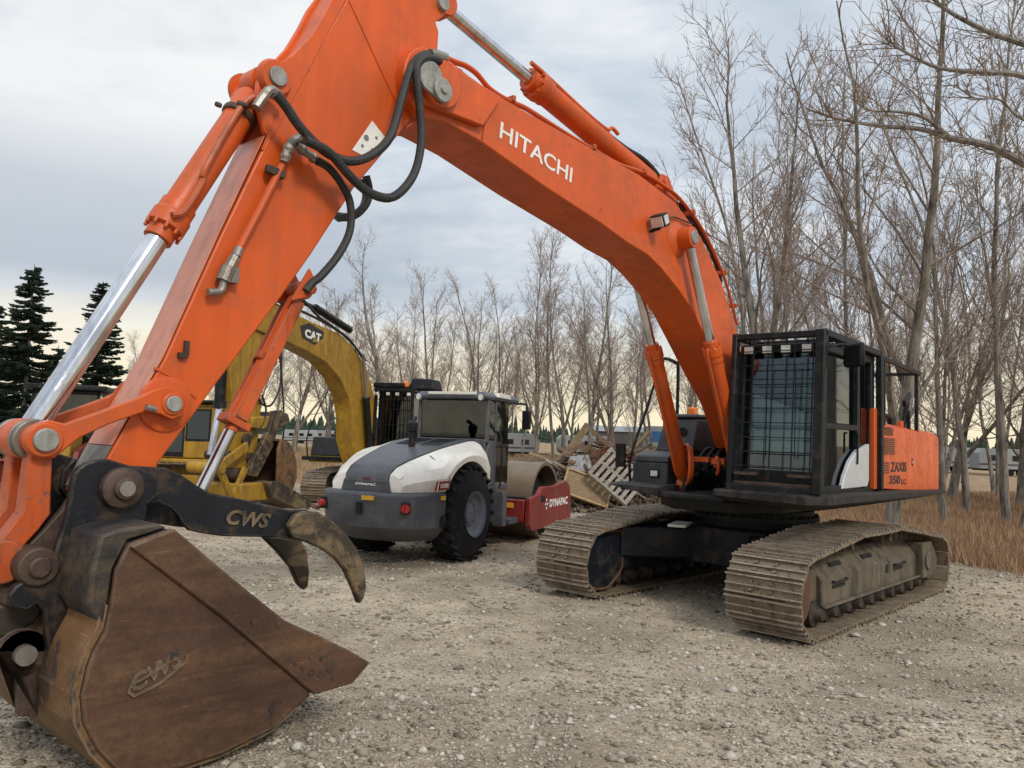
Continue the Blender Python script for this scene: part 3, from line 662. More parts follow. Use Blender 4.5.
# ---- arm (stick)
al = .155
arm_px = [(88, 494), (107, 459), (164, 360), (218.7, 240), (266, 140), (262, 118), (256, 97), (258, 81), (266, 70), (279, 63), (293, 55), (311, 36), (323, 16), (333, -4), (360, -34), (400, -45), (436, -18), (450, 2), (447, 14), (436, 22), (439, 32), (438, 47), (436, 72), (432, 95), (407, 125), (354.5, 187.6), (311.5, 254), (280.6, 298), (215, 386), (158, 464), (150, 500), (118, 512)]
ARMP = BL(arm_px, al)
m = MB(); box_px = [(88, 494), (107, 459), (164, 360), (218.7, 240), (270, 134), (348, -3), (372, -38), (400, -45), (436, -18)]
boxp = BL(box_px, al)+ARMP[18:]
m.prism(boxp, -al, al); ARM = m.build('arm', M['orange'], EX, bevel=.010)
m = MB()                                                    # lugs for both cylinders, standing out of the box
lug = BL([(272, 140), (264, 132), (259, 112), (256, 97), (258, 81), (266, 70), (279, 63), (293, 55), (311, 36), (323, 16), (333, -4), (352, -30), (372, -30), (348, -3)], al)
for s in (1, -1): m.prism(lug, s*(al-.035), s*(al+.002))
m.prism(BL([(300, 58), (313, 41), (325, 21), (335, 1), (352, -26), (372, -26), (348, 5), (300, 92)], al), -al+.03, al-.03)
m.build('cylinder_lug', M['orange'], ARM, bevel=.006)
m = MB(); fr = [(p[0], p[1]) for p in BL([(113, 446), (164, 358), (218.7, 237), (266, 136)], al)]
m.ribbon([(x+.002, z+.002) for x, z in fr], -al+.008, al-.008, -.006) ; m.build('front_plate', M['sky_sheen'], ARM)
fr = BL([(90, 490), (113, 447)], al); m = MB(); m.ribbon([(x+.002, z+.002) for x, z in fr], -al+.008, al-.008, -.008); m.build('worn_tip', M['steel'], ARM)
cp = B(277, 77, al+.04)
m = MB()
for s in (1, -1): m.lathe((cp[0], s*al, cp[1]), (0, s, 0), [(0, .115), (.02, .115), (.045, .10)], 24)
m.build('pin_boss', M['orange'], ARM)
m = MB(); m.cyl((cp[0], -.22, cp[1]), (cp[0], .22, cp[1]), .06, 20).cut(); ap = B(442, 4, .16); m.cyl((ap[0], -.2, ap[1]), (ap[0], .19, ap[1]), .055, 20); m.build_each('cylinder_pin', M['pin'], ARM, bevel=.005)
# weld seams and pads on the arm side
m = MB()
def seam(px, w=.014, lat=al):
    P = along(px, lat)
    for a, b2 in zip(P, P[1:]): m.bar(a, b2, w, .012, up=(0, 1, 0))
    m.cut()
seam([(349, 0), (372, 50), (394, 98), (398, 108)]); seam([(154, 368), (176, 378), (196, 398)]); seam([(285, 96), (262, 150)])
seam([(437, 70), (420, 118), (405, 128)])
m.build_each('weld_seam', M['orange'], ARM)
lp = B(170, 404, al+.06)
m = MB(); m.lathe((lp[0], al, lp[1]), (0, 1, 0), [(0, .15), (.012, .15), (.02, .13)], 30); m.lathe((lp[0], -al, lp[1]), (0, -1, 0), [(0, .15), (.012, .15), (.02, .13)], 30); m.build('link_boss', M['orange'], ARM)
st = BL([(367, 127), (349, 149), (363, 163), (382, 141)], al); st = BL([(372, 121), (352, 150), (369, 159), (386, 139)], al)
m = MB(); m.prism(st, al, al+.004); S = m.build('decal', M['white_ink'], ARM)
for k, (qx, qy, w) in enumerate(((366, 138, 9), (362, 146, 7), (372, 150, 6), (376, 138, 5))):
    a = B(qx, qy, al); m = MB(); m.cyl((a[0], al+.004, a[1]), (a[0], al+.006, a[1]), .022 if k == 0 else .012, 10); m.build('decal_mark', M['grey'], S)
m = MB()
a = B(208, 300-8, al)
p = B(186, 341, al); q = B(185, 356, al); m.bar((p[0], al+.008, p[1]), (q[0], al+.008, q[1]), .028, .024, up=(0, 1, 0)); m.box((q[0]+.02, al+.012, q[1]), (.05, .03, .03))
m.build('hose_lug', M['brownboss'], ARM)
# hard pipe, valve and clamp on the arm side
m = MB(); m.tube(along([(283, 163), (277, 175), (262, 205), (238, 250)], al+.05), .022, 10); m.build('oil_pipe', M['orange'], ARM)
m = MB()
m.tube(along([(239, 248), (236, 256)], al+.05), .028, 10); m.tube(along([(235, 257), (229, 268)], al+.05), .034, 8); m.tube(along([(228, 268), (223, 281)], al+.05), .042, 10)
m.tube(smooth(along([(224, 280), (221, 290), (214, 292), (208, 292)], al+.05), 4), .022, 10); m.box((B(230, 276, al)[0], al+.03, B(230, 276, al)[1]), (.05, .06, .09))
m.build('shut_off_valve', M['steel'], ARM)
m = MB()
p0, p1 = along([(266, 168)], al+.05)[0], along([(284, 176)], al+.05)[0]; m.bar(p0, p1, .05, .04, up=(0, 1, 0)); m.build('pipe_clamp', M['brownboss'], ARM, bevel=.006)
m = MB()
m.tube(smooth(along([(284, 162), (287, 151), (291, 143), (298, 138), (305, 141)], al+.07), 4), .027, 10)
m.tube(smooth(along([(297, 145), (305, 152), (313, 157), (319, 163)], al+.08), 4), .025, 10)
for q in [(285, 157), (288, 149), (301, 138), (302, 150), (313, 158)]:
    p = B(*q, al+.07); m.ball((p[0], al+.075, p[1]), .036, 8)
m.build('hose_fitting', M['steel'], ARM)
# hoses
m = MB()
m.tube(smooth(along([(446, 58), (436, 55), (424, 55), (415, 62), (408, 76), (401, 101), (390, 137), (370, 156), (347, 161), (323, 150), (300, 127), (287, 108), (276, 94)], .34), 6), .030, 10).cut()
m.tube(smooth(along([(440, 61), (426, 58), (417, 66), (417, 84), (420, 110), (421, 144), (413, 176), (393, 197), (370, 193), (350, 176), (331, 154), (318, 146), (305, 140)], .37), 6), .030, 10).cut()
m.tube(smooth(along([(318, 161), (329, 168), (341, 183), (350, 203), (350, 230), (339, 254), (322, 275), (312, 283), (306, 291)], .27), 6), .026, 10).cut()
m.tube(smooth(along([(366, 176), (369, 190), (366, 204), (354, 215), (338, 218)], -.2), 6), .03, 10).cut()
m.tube(smooth(along([(360, 180), (366, 194), (362, 209), (350, 217), (336, 216)], -.25), 6), .03, 10).cut()
m.build_each('hose', M['hose'], ARM)
m = MB(); m.tube(smooth(along([(446, 58), (437, 55), (430, 54)], .34), 3), .036, 10).cut(); m.tube(smooth(along([(280, 100), (277, 94), (270, 90), (262, 99), (256, 108)], .24), 4), .03, 8); m.build_each('hose_end', M['steel'], ARM)

# ---- bucket cylinder
j = B(44, 440, .25); j = (j[0], j[1])
bc = cylinder('bucket_cylinder', B(277, 77, .0) if False else (cp[0]+.0, cp[1]), j, 0, .088, .062, .475, eye0=.10, eye1=.10)
A = Vector((cp[0], 0, cp[1])); Zv = Vector((j[0], 0, j[1])); d = (Zv-A).normalized(); up_ = Vector((d.z, 0, -d.x)); up_ = up_ if up_.x > 0 else -up_
m = MB(); sd = Vector((-.35, .75, 0))
w1 = lambda t, a, y: A+d*t+Vector((0, y, 0))+up_*a
m.tube(smooth([w1(.02, .02, .12), w1(.12, .0, .13), w1(.28, .05, .11), w1(.75, .03, .115), w1(.82, .0, .10), w1(1.05, .0, .12), w1(1.12, .04, .12)], 5), .020, 8); m.build('oil_pipe', M['orange_old'], bc)
m = MB(); m.lathe(w1(.25, 0, 0), d, [(0, .09), (0, .102), (.045, .102), (.045, .09)], 24); m.bar(w1(.27, .08, .10), w1(.27, .03, .15), .03); m.bar(w1(.27, .1, -.05), w1(.27, .13, -.08), .03); m.build('pipe_clamp', M['brownboss'], bc, bevel=.01)

# ---- side links and H link
def plate(prof_px, lat_px, y0, y1, name, mat, parent=EX, bevel=.008):
    P = BL(prof_px, lat_px); m = MB(); m.prism(P, y0, y1); return m.build(name, mat, parent, bevel=bevel)
lk = [(181, 392), (186, 404), (182, 416), (172, 420), (160, 414), (145, 412), (110, 424), (80, 438), (66, 449), (55, 458), (40, 460), (29, 450), (28, 436), (36, 424), (50, 420), (66, 424), (100, 412), (140, 397), (156, 389), (168, 386)]
LK = BL(lk, .25)
m = MB(); m.prism(LK, al+.045, al+.095); m.cyl((lp[0], al+.02, lp[1]), (lp[0], al+.105, lp[1]), .062, 24); m.cyl((j[0], .20, j[1]), (j[0], .27, j[1]), .082, 28); m.build('side_link', M['orange'], EX, bevel=.008)
m = MB(); m.prism(LK, -al-.01, -al-.05); m.cyl((lp[0], -al, lp[1]), (lp[0], -al-.06, lp[1]), .062, 24); m.cyl((j[0], -.16, j[1]), (j[0], -.215, j[1]), .082, 28); m.build('side_link', M['orange_old'], EX, bevel=.008)
m = MB(); m.cyl((lp[0], -.27, lp[1]), (lp[0], .272, lp[1]), .044, 24); m.build('link_pin', M['pin'], EX, bevel=.006)
m = MB(); m.cyl((j[0], -.235, j[1]), (j[0], .29, j[1]), .056, 24); m.build('link_pin', M['pin'], EX, bevel=.006)
m = MB()
for y in (.13, .06, -.05, -.13): m.lathe((j[0], y, j[1]), (0, 1, 0), [(-.018, .098), (.018, .098)], 28)
m.build('link_washer', M['steel'], EX, bevel=.006)
m = MB(); qb = B(150, 404, .27)
m.tube(along([(156, 410), (146, 407)], al+.11), .018, 8); m.build('link_bolt', M['steel'], EX)
lo = B(2, 562, .22)
hl = MB()
dn = Vector((lo[0]-j[0], 0, lo[1]-j[1])); 
for y in (.155, -.085):
    P = BL([(30, 452), (34, 430), (44, 425), (54, 430), (52, 455), (50, 514), (38, 530), (26, 543), (14, 560), (4, 572), (-8, 572), (-14, 560), (-6, 545), (8, 530), (22, 512), (26, 480)], .2)
    hl.prism(P, y-.055, y+.055)
mid = lambda t, dx: (j[0]+(lo[0]-j[0])*t+dx, j[1]+(lo[1]-j[1])*t)
hl.prism(BL([(40, 462), (44, 462), (42, 512), (30, 528), (26, 524), (37, 505)], .2), -.10, .15)
hl.cyl((j[0], -.14, j[1]), (j[0], .2, j[1]), .075, 24)
hl.cyl((lo[0], -.24, lo[1]), (lo[0], .24, lo[1]), .10, 24)
hl.build('bucket_link', M['orange_old'], EX, bevel=.012)

# ---- quick coupler between arm and bucket
bpn = B(123, 488, .36); cpn = B(39, 567, .34)
for s in (1, -1):
    P = BL([(76, 490), (80, 520), (58, 545), (56, 575), (44, 588), (28, 600), (12, 608), (2, 604), (-8, 590), (4, 574), (22, 552), (44, 530), (62, 510)], .2)
    m = MB(); m.prism(P, s*.15, s*.20); m.build('coupler_plate', M['brownboss'], EX, bevel=.008)
m = MB(); m.cyl((cpn[0], -.33, cpn[1]), (cpn[0], .35, cpn[1]), .088, 28); m.cyl((cpn[0], .35, cpn[1]), (cpn[0], .37, cpn[1]), .048, 24)
m.build('coupler_pin', M['brownboss'], EX, bevel=.008)
P = BL([(8, 600), (24, 588), (40, 600), (46, 612), (36, 625), (20, 635), (2, 640), (-12, 630), (-8, 612)], .2)
m = MB(); m.prism(P, -.18, .18); m.build('coupler_body', M['dirtysteel'], EX, bevel=.02)

# ---- bucket
BW = .70
side_px = [(129, 544), (116, 570), (111, 606), (106, 630), (94, 652), (88, 669), (82, 696), (84, 724), (98, 751), (118, 772), (150, 776), (180, 768), (222, 754), (273, 729), (311, 693), (349, 681), (366, 663), (345, 650), (323, 640), (283, 622), (227, 577), (172, 529)]
SP = BL(side_px, BW)
BK = MB()
for s in (1, -1): BK.prism(SP, s*(BW-.03), s*BW)
shell = SP[0:14]
BKO = BK.build('bucket', M['bucket'], EX, bevel=.008)
m = MB(); m.ribbon(SP[2:15], -BW+.03, BW-.03, .03); m.build('bucket_shell', M['buckettan'], BKO)
m = MB(); m.prism([SP[0], (SP[0][0]+.03, SP[0][1]-.10), SP[2], (SP[2][0]-.12, SP[2][1]), (SP[21][0]+.02, SP[21][1]-.14), SP[21]], -BW+.03, BW-.03); m.build('bucket_spine', M['black'], BKO, bevel=.01)
# top box with a worn face, side fold strip
tp = BL([(129, 544), (116, 570), (111, 606), (106, 630), (88, 612), (92, 575), (104, 532), (118, 529)], BW)
m = MB()
# thick side cutter on both flanks
cut = BL([(128, 546), (172, 528), (227, 575), (283, 620), (323, 638), (346, 649), (368, 662), (350, 683), (312, 694), (220, 616)], BW+.0)
for s in (1, -1):
    m = MB(); m.prism(cut, s*BW, s*(BW+.025)); m.build('side_cutter', M['bucket'], BKO, bevel=.01)
m = MB(); lip = BL([(343, 653), (368, 661), (352, 683), (315, 692)], BW); m.prism(lip, -BW, BW); m.build('cutting_edge', M['buckettan'], BKO, bevel=.01)
m = MB()
for (qx, qy, r0) in ((331, 666, .033), (312, 657, .016), (304, 668, .014), (312, 672, .018), (322, 674, .022), (296, 664, .012), (290, 658, .012), (322, 659, .013), (255, 622, .018), (279, 624, .014), (334, 678, .015)):
    a = B(qx, qy, BW+.03); m.cyl((a[0], BW+.02, a[1]), (a[0], BW+.031, a[1]), r0, 14).cut()
m.build_each('wear_button', M['brownboss'], BKO)
# raised lettering on the flank
def strip_logo(x0, y0, x1, y1, lat, h, mat, parent, frame=True):
    a = B(x0, y0, lat); b2 = B(x1, y1, lat); d = Vector((b2[0]-a[0], 0, b2[1]-a[1]))
    lettering('CWS', (a[0], lat, a[1]), d, (0, 1, 0), d.length, h, mat, parent, bold=.03, shear=.25, extr=.008)
strip_logo(133, 693, 184, 663, BW+.0, .08, M['shoulder'], BKO)
m = MB(); q = along([(131, 684), (128, 692), (134, 696), (160, 683), (185, 662), (187, 655)], BW+.006)
for a, b2 in zip(q, q[1:]): m.bar(a, b2, .012, .012, up=(0, 1, 0))
q = along([(131, 684), (142, 679), (176, 658)], BW+.006)
for a, b2 in zip(q, q[1:]): m.bar(a, b2, .012, .012, up=(0, 1, 0))
m.build('lettering_frame', M['bucket'], BKO)
# mounting ears
ear_px = [(74, 475), (79, 468), (87, 463), (97, 460), (108, 459), (121, 463), (145, 470), (158, 478), (160, 494), (148, 504), (146, 520), (140, 528), (118, 527), (104, 531), (96, 545), (92, 580), (90, 606), (70, 636), (56, 657), (51, 660), (49, 652), (47, 640), (45, 612), (38, 603), (27, 611), (13, 607), (8, 597), (16, 586), (30, 578), (53, 560), (60, 538), (66, 520), (70, 500), (72, 486)]
EP = BL(ear_px, .33)
for s in (1, -1):
    m = MB(); m.prism(EP, s*.28, s*.33); m.build('bucket_ear', M['black'], BKO, bevel=.008)
m = MB(); q = along([(112, 529), (103, 533), (97, 545), (93, 575), (91, 604)], .345)
m.tube(smooth(q, 4), .012, 6); m.build('ear_weld', M['brownboss'], BKO)
m = MB(); m.prism(BL([(131, 541), (171, 528), (160, 524), (148, 526), (122, 530), (104, 536), (94, 575), (91, 606), (107, 632), (111, 606), (116, 570)], BW), .33, BW-.03)
m.prism(BL([(131, 541), (171, 528), (160, 524), (148, 526), (122, 530), (104, 536), (94, 575), (91, 606), (107, 632), (111, 606), (116, 570)], BW), -BW+.03, -.33); m.marks = [(len(m.v)//2, len(m.f)//2)]; m.build_each('bucket_shoulder', M['shoulder'], BKO, bevel=.012)
m = MB(); m.lathe((bpn[0], .28, bpn[1]), (0, 1, 0), [(0, .102), (.09, .102), (.10, .088), (.105, .056), (.125, .056), (.13, .045)], 32).cut(); m.lathe((bpn[0], -.28, bpn[1]), (0, -1, 0), [(0, .102), (.09, .102), (.10, .088)], 32)
m.build_each('bucket_pin', M['brownboss'], BKO, bevel=.004)
m = MB(); m.cyl((bpn[0], .40, bpn[1]), (bpn[0], .416, bpn[1]), .038, 24); m.build('pin_face', M['steel'], BKO)
m = MB(); a = B(25, 655, .3); m.lathe((a[0], -.40, a[1]), (0, 1, 0), [(0, .046), (.72, .046)], 24); m.build('hitch_pin', M['steel'], BKO)
m = MB(); m.prism([(a[0]+.1*cos(R(q)), a[1]+.1*sin(R(q))) for q in range(20, 300, 20)]+[(a[0]+.0, a[1]-.28), (a[0]-.08, a[1]-.30), (a[0]-.1, a[1]-.0)], .22, .28); m.build('hitch_lug', M['brownboss'], BKO, bevel=.006)

# ---- thumb
tl = .30
body_px = [(118, 463), (128, 466), (150, 467), (168, 468), (184, 475), (200, 486), (212, 493), (232, 497), (264, 504), (292, 510), (310, 510), (318, 516), (312, 531), (300, 541), (283, 538), (227, 537), (205, 534), (192, 531), (184, 524), (180, 516), (173, 509), (160, 503), (146, 506), (132, 508), (112, 508), (103, 496), (106, 476)]
TB = BL(body_px, tl)
th = MB()
for s in (1, -1): th.prism(TB, s*.24, s*.275)
THO = th.build('thumb', M['black'], EX, bevel=.008)
m = MB(); m.prism(BL([(215, 500), (290, 514), (312, 518), (300, 534), (225, 530)], 0.27), -.24, .24); m.build('thumb_box', M['black'], THO, bevel=.01)
tine = [(296, 514), (306, 511), (318, 512), (330, 519), (345, 532), (357, 549), (364, 568), (366, 587), (363, 599), (359, 604), (354, 590), (345, 570), (334, 557), (322, 549), (306, 542), (292, 538), (288, 526)]
TP = BL(tine, .32)
m = MB(); m.prism(TP, .276, .33); m.build('tine', M['dirtysteel'], THO, bevel=.012)
P2 = BL([(262, 537), (300, 538), (306, 553), (308, 572), (307, 586), (303, 590), (297, 584), (290, 568), (278, 553)], -.1)
m = MB(); m.prism(P2, -.13, -.08); m.build('tine', M['dirtysteel'], THO, bevel=.012)
strip_logo(225, 524, 268, 528.5, .277, .085, M['dirtysteel'], THO)
m = MB(); a = B(232, 497, .0); 
# thumb cylinder under the arm
tc0 = B(299, 291, 0); tc1 = B(196, 500, 0)
b = cylinder('thumb_cylinder', tc0, tc1, 0, .046, .036, .66, eye0=.06, eye1=.06)
A = Vector((tc0[0], 0, tc0[1])); Zv = Vector((tc1[0], 0, tc1[1])); d = (Zv-A).normalized(); L = (Zv-A).length
m = MB(); nn = d.cross(Vector((0, 1, 0))).normalized()
for s in (1, -1): m.bar(A+d*.08+Vector((0, s*.062, 0)), A+d*L*.64+Vector((0, s*.062, 0)), .016, .085, up=nn)
m.bar(A+d*.08+nn*.07, A+d*L*.64+nn*.07, .19, .012, up=nn) if False else None
m.box(A+d*L*.655, (.12, .17, .05), d.to_track_quat('Z', 'Y').to_matrix()); m.box(A+d*L*.35, (.07, .13, .05), d.to_track_quat('Z', 'Y').to_matrix())
m.build('cylinder_cover', M['orange_old'], b, bevel=.006)
m = MB(); pv = B(303, 288, 0)
for s in (1, -1): m.prism(BL([(282, 302), (301, 270), (308, 284), (306, 292), (298, 299)], 0), s*.075, s*.10)
m.cyl((tc0[0], -.15, tc0[1]), (tc0[0], .15, tc0[1]), .035, 12); m.build('thumb_bracket', M['orange'], ARM, bevel=.006)
# ================================================================== ground
def edge_y(x):
    return 27 if x < 3 else (27+(x-3)/5*(-14) if x < 8 else 13-(x-8)*.05)
def ground_mat():
    m, t, p = nt('gravel_and_grass_ground'); co = coords(t, world=True)
    n1 = noisef(t, co, .35, 5); n2 = noisef(t, co, 2.2, 8, .65); n3 = noisef(t, co, 26, 6, .7)
    v = N(t, 'ShaderNodeTexVoronoi'); v.inputs['Scale'].default_value = 34; v.feature = 'F1'; t.links.new(co, v.inputs['Vector'])
    v2 = N(t, 'ShaderNodeTexVoronoi'); v2.inputs['Scale'].default_value = 90; t.links.new(co, v2.inputs['Vector'])
    base = ramp(t, n2, [(.3, (.25, .198, .135)), (.5, (.40, .335, .245)), (.72, (.52, .455, .355))])
    sc_ = N(t, 'ShaderNodeSeparateColor'); t.links.new(v2.outputs['Color'], sc_.inputs[0]); sc1 = N(t, 'ShaderNodeSeparateColor'); t.links.new(v.outputs['Color'], sc1.inputs[0])
    gcol = ramp(t, sc_.outputs[0], [(0, (.18, .155, .13)), (.5, (.52, .5, .47)), (1, (.86, .83, .78))]); gcol2 = ramp(t, sc1.outputs[0], [(0, (.3, .28, .25)), (.6, (.5, .49, .47)), (1, (.8, .79, .77))])
    peb = mixc(t, .55, mixc(t, .6, base, gcol, 'OVERLAY'), gcol2, 'OVERLAY')
    hs = N(t, 'ShaderNodeHueSaturation'); hs.inputs['Saturation'].default_value = .95; t.links.new(peb, hs.inputs['Color'])
    c = mixc(t, ramp(t, n3, [(.35, 0), (.7, .5)]), hs.outputs[0], (.50, .44, .35))
    c = mixc(t, ramp(t, n1, [(.42, 0), (.58, .62)]), c, (.195, .152, .106))
    # grass litter beyond the yard edge
    s = N(t, 'ShaderNodeSeparateXYZ'); t.links.new(co, s.inputs[0])
    mr = N(t, 'ShaderNodeMapRange'); t.links.new(s.outputs[0], mr.inputs[0])
    for i, vv in enumerate((3, 8, 27, 13)): mr.inputs[i+1].default_value = vv
    dd = mth(t, 'SUBTRACT', s.outputs[1], mr.outputs[0]); dd = mth(t, 'ADD', dd, mth(t, 'MULTIPLY', mth(t, 'SUBTRACT', n2, .5), 2.4))
    g = ramp(t, dd, [(0, 0), (.9, 1)])
    gc = ramp(t, noisef(t, co, 1.1, 9, .7), [(.3, (.20, .125, .07)), (.5, (.31, .215, .125)), (.7, (.42, .32, .20))])
    c = mixc(t, g, c, gc)
    sn = mth(t, 'MULTIPLY', g, ramp(t, noisef(t, co, .5, 7, .6), [(.63, 0), (.66, 1)])); c = mixc(t, sn, c, (.62, .6, .57))
    t.links.new(c, p.inputs['Base Color']); p.inputs['Roughness'].default_value = .95; p.inputs['Specular IOR Level'].default_value = .2
    h = mth(t, 'ADD', mth(t, 'MULTIPLY', v.outputs['Distance'], -.5), mth(t, 'ADD', mth(t, 'MULTIPLY', n3, .6), mth(t, 'MULTIPLY', n2, 1.5)))
    b = N(t, 'ShaderNodeBump'); b.inputs['Strength'].default_value = .8; b.inputs['Distance'].default_value = .03; t.links.new(h, b.inputs['Height']); t.links.new(b.outputs[0], p.inputs['Normal'])
    return m
def gh(x, y):
    d = hypot(x, y); a = min(1, max(0, (60-d)/60))
    z = gz(x, y)+.02*a*noise.noise(Vector((x*.8, y*.8, 0)))+.012*a*noise.noise(Vector((x*2.5, y*2.5, 3)))
    for rx, k in ((-.35, .06), (1.35, .04), (3.2, .02)):      # shallow wheel ruts
        q = x-rx-.10*sin(y*.6)-k*y*1.5; z -= .022*a*exp(-(q/.16)**2)*(1 if y > 2 else 0); z += .010*a*exp(-((abs(q)-.30)/.09)**2)
    if .4 < x-0.0 < 1.2 and 3 < y < 7 or 2.2 < x < 3.0 and 3 < y < 6: z += .007*a*(1 if sin(y*30+x*9) > .2 else 0)
    return z-.008
rs = [0]+[.4*1.045**k for k in range(175)]; NA = 300; vs = []; fs = []
for k, r in enumerate(rs):
    for i in range(NA):
        a = 2*pi*i/NA; x, y = r*cos(a), r*sin(a); vs.append((x, y, gh(x, y)))
for k in range(len(rs)-1):
    for i in range(NA): fs.append((k*NA+i, (k+1)*NA+i, (k+1)*NA+(i+1) % NA, k*NA+(i+1) % NA))
m = MB(); m.v = vs; m.f = fs; g = m.build('ground', ground_mat(), fix=False, sharp=180); tag(g, 'gravel yard running out to dry grass', kind='structure')

def scatter_mesh(name, verts, faces_per, mats, midx=None, smooth_=False):
    """verts: (n, k, 3) array, faces_per: list of index tuples (all triangles) of one item"""
    n, k, _ = verts.shape; f = np.array(faces_per); me = bpy.data.meshes.new(name)
    V = verts.reshape(-1, 3).astype(np.float32); FF = (f[None]+(np.arange(n)*k)[:, None, None]).reshape(-1, 3)
    me.vertices.add(len(V)); me.vertices.foreach_set('co', V.ravel()); me.loops.add(FF.size); me.loops.foreach_set('vertex_index', FF.ravel().astype(np.int32))
    me.polygons.add(len(FF)); me.polygons.foreach_set('loop_start', (np.arange(len(FF))*3).astype(np.int32))
    for mt in mats: me.materials.append(mt)
    if midx is not None: me.polygons.foreach_set('material_index', np.repeat(midx, len(f)).astype(np.int32))
    me.update(calc_edges=True); me.validate()
    o = bpy.data.objects.new(name, me); COL.objects.link(o); return o

rng = np.random.default_rng(5)
oct_v = np.array([(1,0,0),(-1,0,0),(0,1,0),(0,-1,0),(0,0,1),(0,0,-1),(.7,.7,.2),(-.7,.7,-.1),(-.7,-.7,.25),(.7,-.7,0)], float)
oct_f = [(4,0,6),(4,6,2),(4,2,7),(4,7,1),(4,1,8),(4,8,3),(4,3,9),(4,9,0),(5,6,0),(5,2,6),(5,7,2),(5,1,7),(5,8,1),(5,3,8),(5,9,3),(5,0,9)]
n = 95000
d = 2.6*(26/2.6)**rng.random(n)**1.15; ang = rng.uniform(-.66, .66, n); x = d*np.sin(ang)*1.15; y = d*np.cos(ang)
keep = np.array([yy < edge_y(xx)-.3*rng.random()+.6 for xx, yy in zip(x, y)]); x, y = x[keep], y[keep]; n = len(x)
sz = np.exp(rng.normal(-5.0, .5, n)); sz = np.clip(sz*(1+.09*np.maximum(y-4, 0)), .003, .05); big = rng.random(n) < .012; sz[big] = rng.uniform(.016, .042, big.sum())
V = oct_v[None]*(1+rng.normal(0, .16, (n, 10, 3)))*sz[:, None, None]; V[:, :, 2] *= .6
an = rng.uniform(0, 2*pi, n); c, s = np.cos(an)[:, None], np.sin(an)[:, None]; sx = rng.uniform(.7, 1.5, n)[:, None]
X = V[:, :, 0]*sx; Y = V[:, :, 1]; V[:, :, 0], V[:, :, 1] = X*c-Y*s+x[:, None], X*s+Y*c+y[:, None]
V[:, :, 2] += (np.array([gh(a, b) for a, b in zip(x, y)])+sz*.15)[:, None]
st = [surface('stone_'+k, cc, .85, amount=.3, scale=20, bump=.3, bscale=60, spec=.3) for k, cc in dict(a=(.34,.29,.225), b=(.46,.41,.335), c=(.21,.172,.13), d=(.58,.54,.47)).items()]
o = scatter_mesh('loose_stones', V, oct_f, st, rng.choice(4, n, p=[.38, .30, .17, .15])); tag(o, 'loose stones of the gravel yard', kind='stuff')
# ================================================================== trees
def bark(name, a, b, sc=6):
    m, t, p = nt(name); co = coords(t, (1, 1, .25)); f = noisef(t, co, sc, 8, .7)
    c = ramp(t, f, [(.36, a), (.58, b)]); t.links.new(c, p.inputs['Base Color']); p.inputs['Roughness'].default_value = .9
    bm_ = N(t, 'ShaderNodeBump'); bm_.inputs['Strength'].default_value = .6; bm_.inputs['Distance'].default_value = .02; t.links.new(f, bm_.inputs['Height']); t.links.new(bm_.outputs[0], p.inputs['Normal'])
    return m
BARK = bark('poplar_bark', (.055, .047, .038), (.25, .22, .18)); TWIG = bark('bare_twigs', (.16, .115, .09), (.29, .23, .19), 3)
def perp(d, rnd):
    u = Vector((rnd.uniform(-1, 1), rnd.uniform(-1, 1), rnd.uniform(-1, 1))); a = d.cross(u)
    return a.normalized() if a.length > 1e-3 else Vector((1, 0, 0))
def grow(p, d, L, r0, r1, n, rnd, wob, up):
    pts = [Vector(p)]; d = Vector(d).normalized(); st = L/n
    for k in range(n):
        d = (d+Vector((rnd.gauss(0, wob), rnd.gauss(0, wob), rnd.gauss(0, wob*.6)+up))).normalized(); pts.append(pts[-1]+d*st)
    rr = [r0+(r1-r0)*(k/n)**.8 for k in range(n+1)]; return pts, rr
def at(pts, t):
    k = min(int(t*(len(pts)-1)), len(pts)-2); f = t*(len(pts)-1)-k; return pts[k].lerp(pts[k+1], f), (pts[k+1]-pts[k]).normalized()
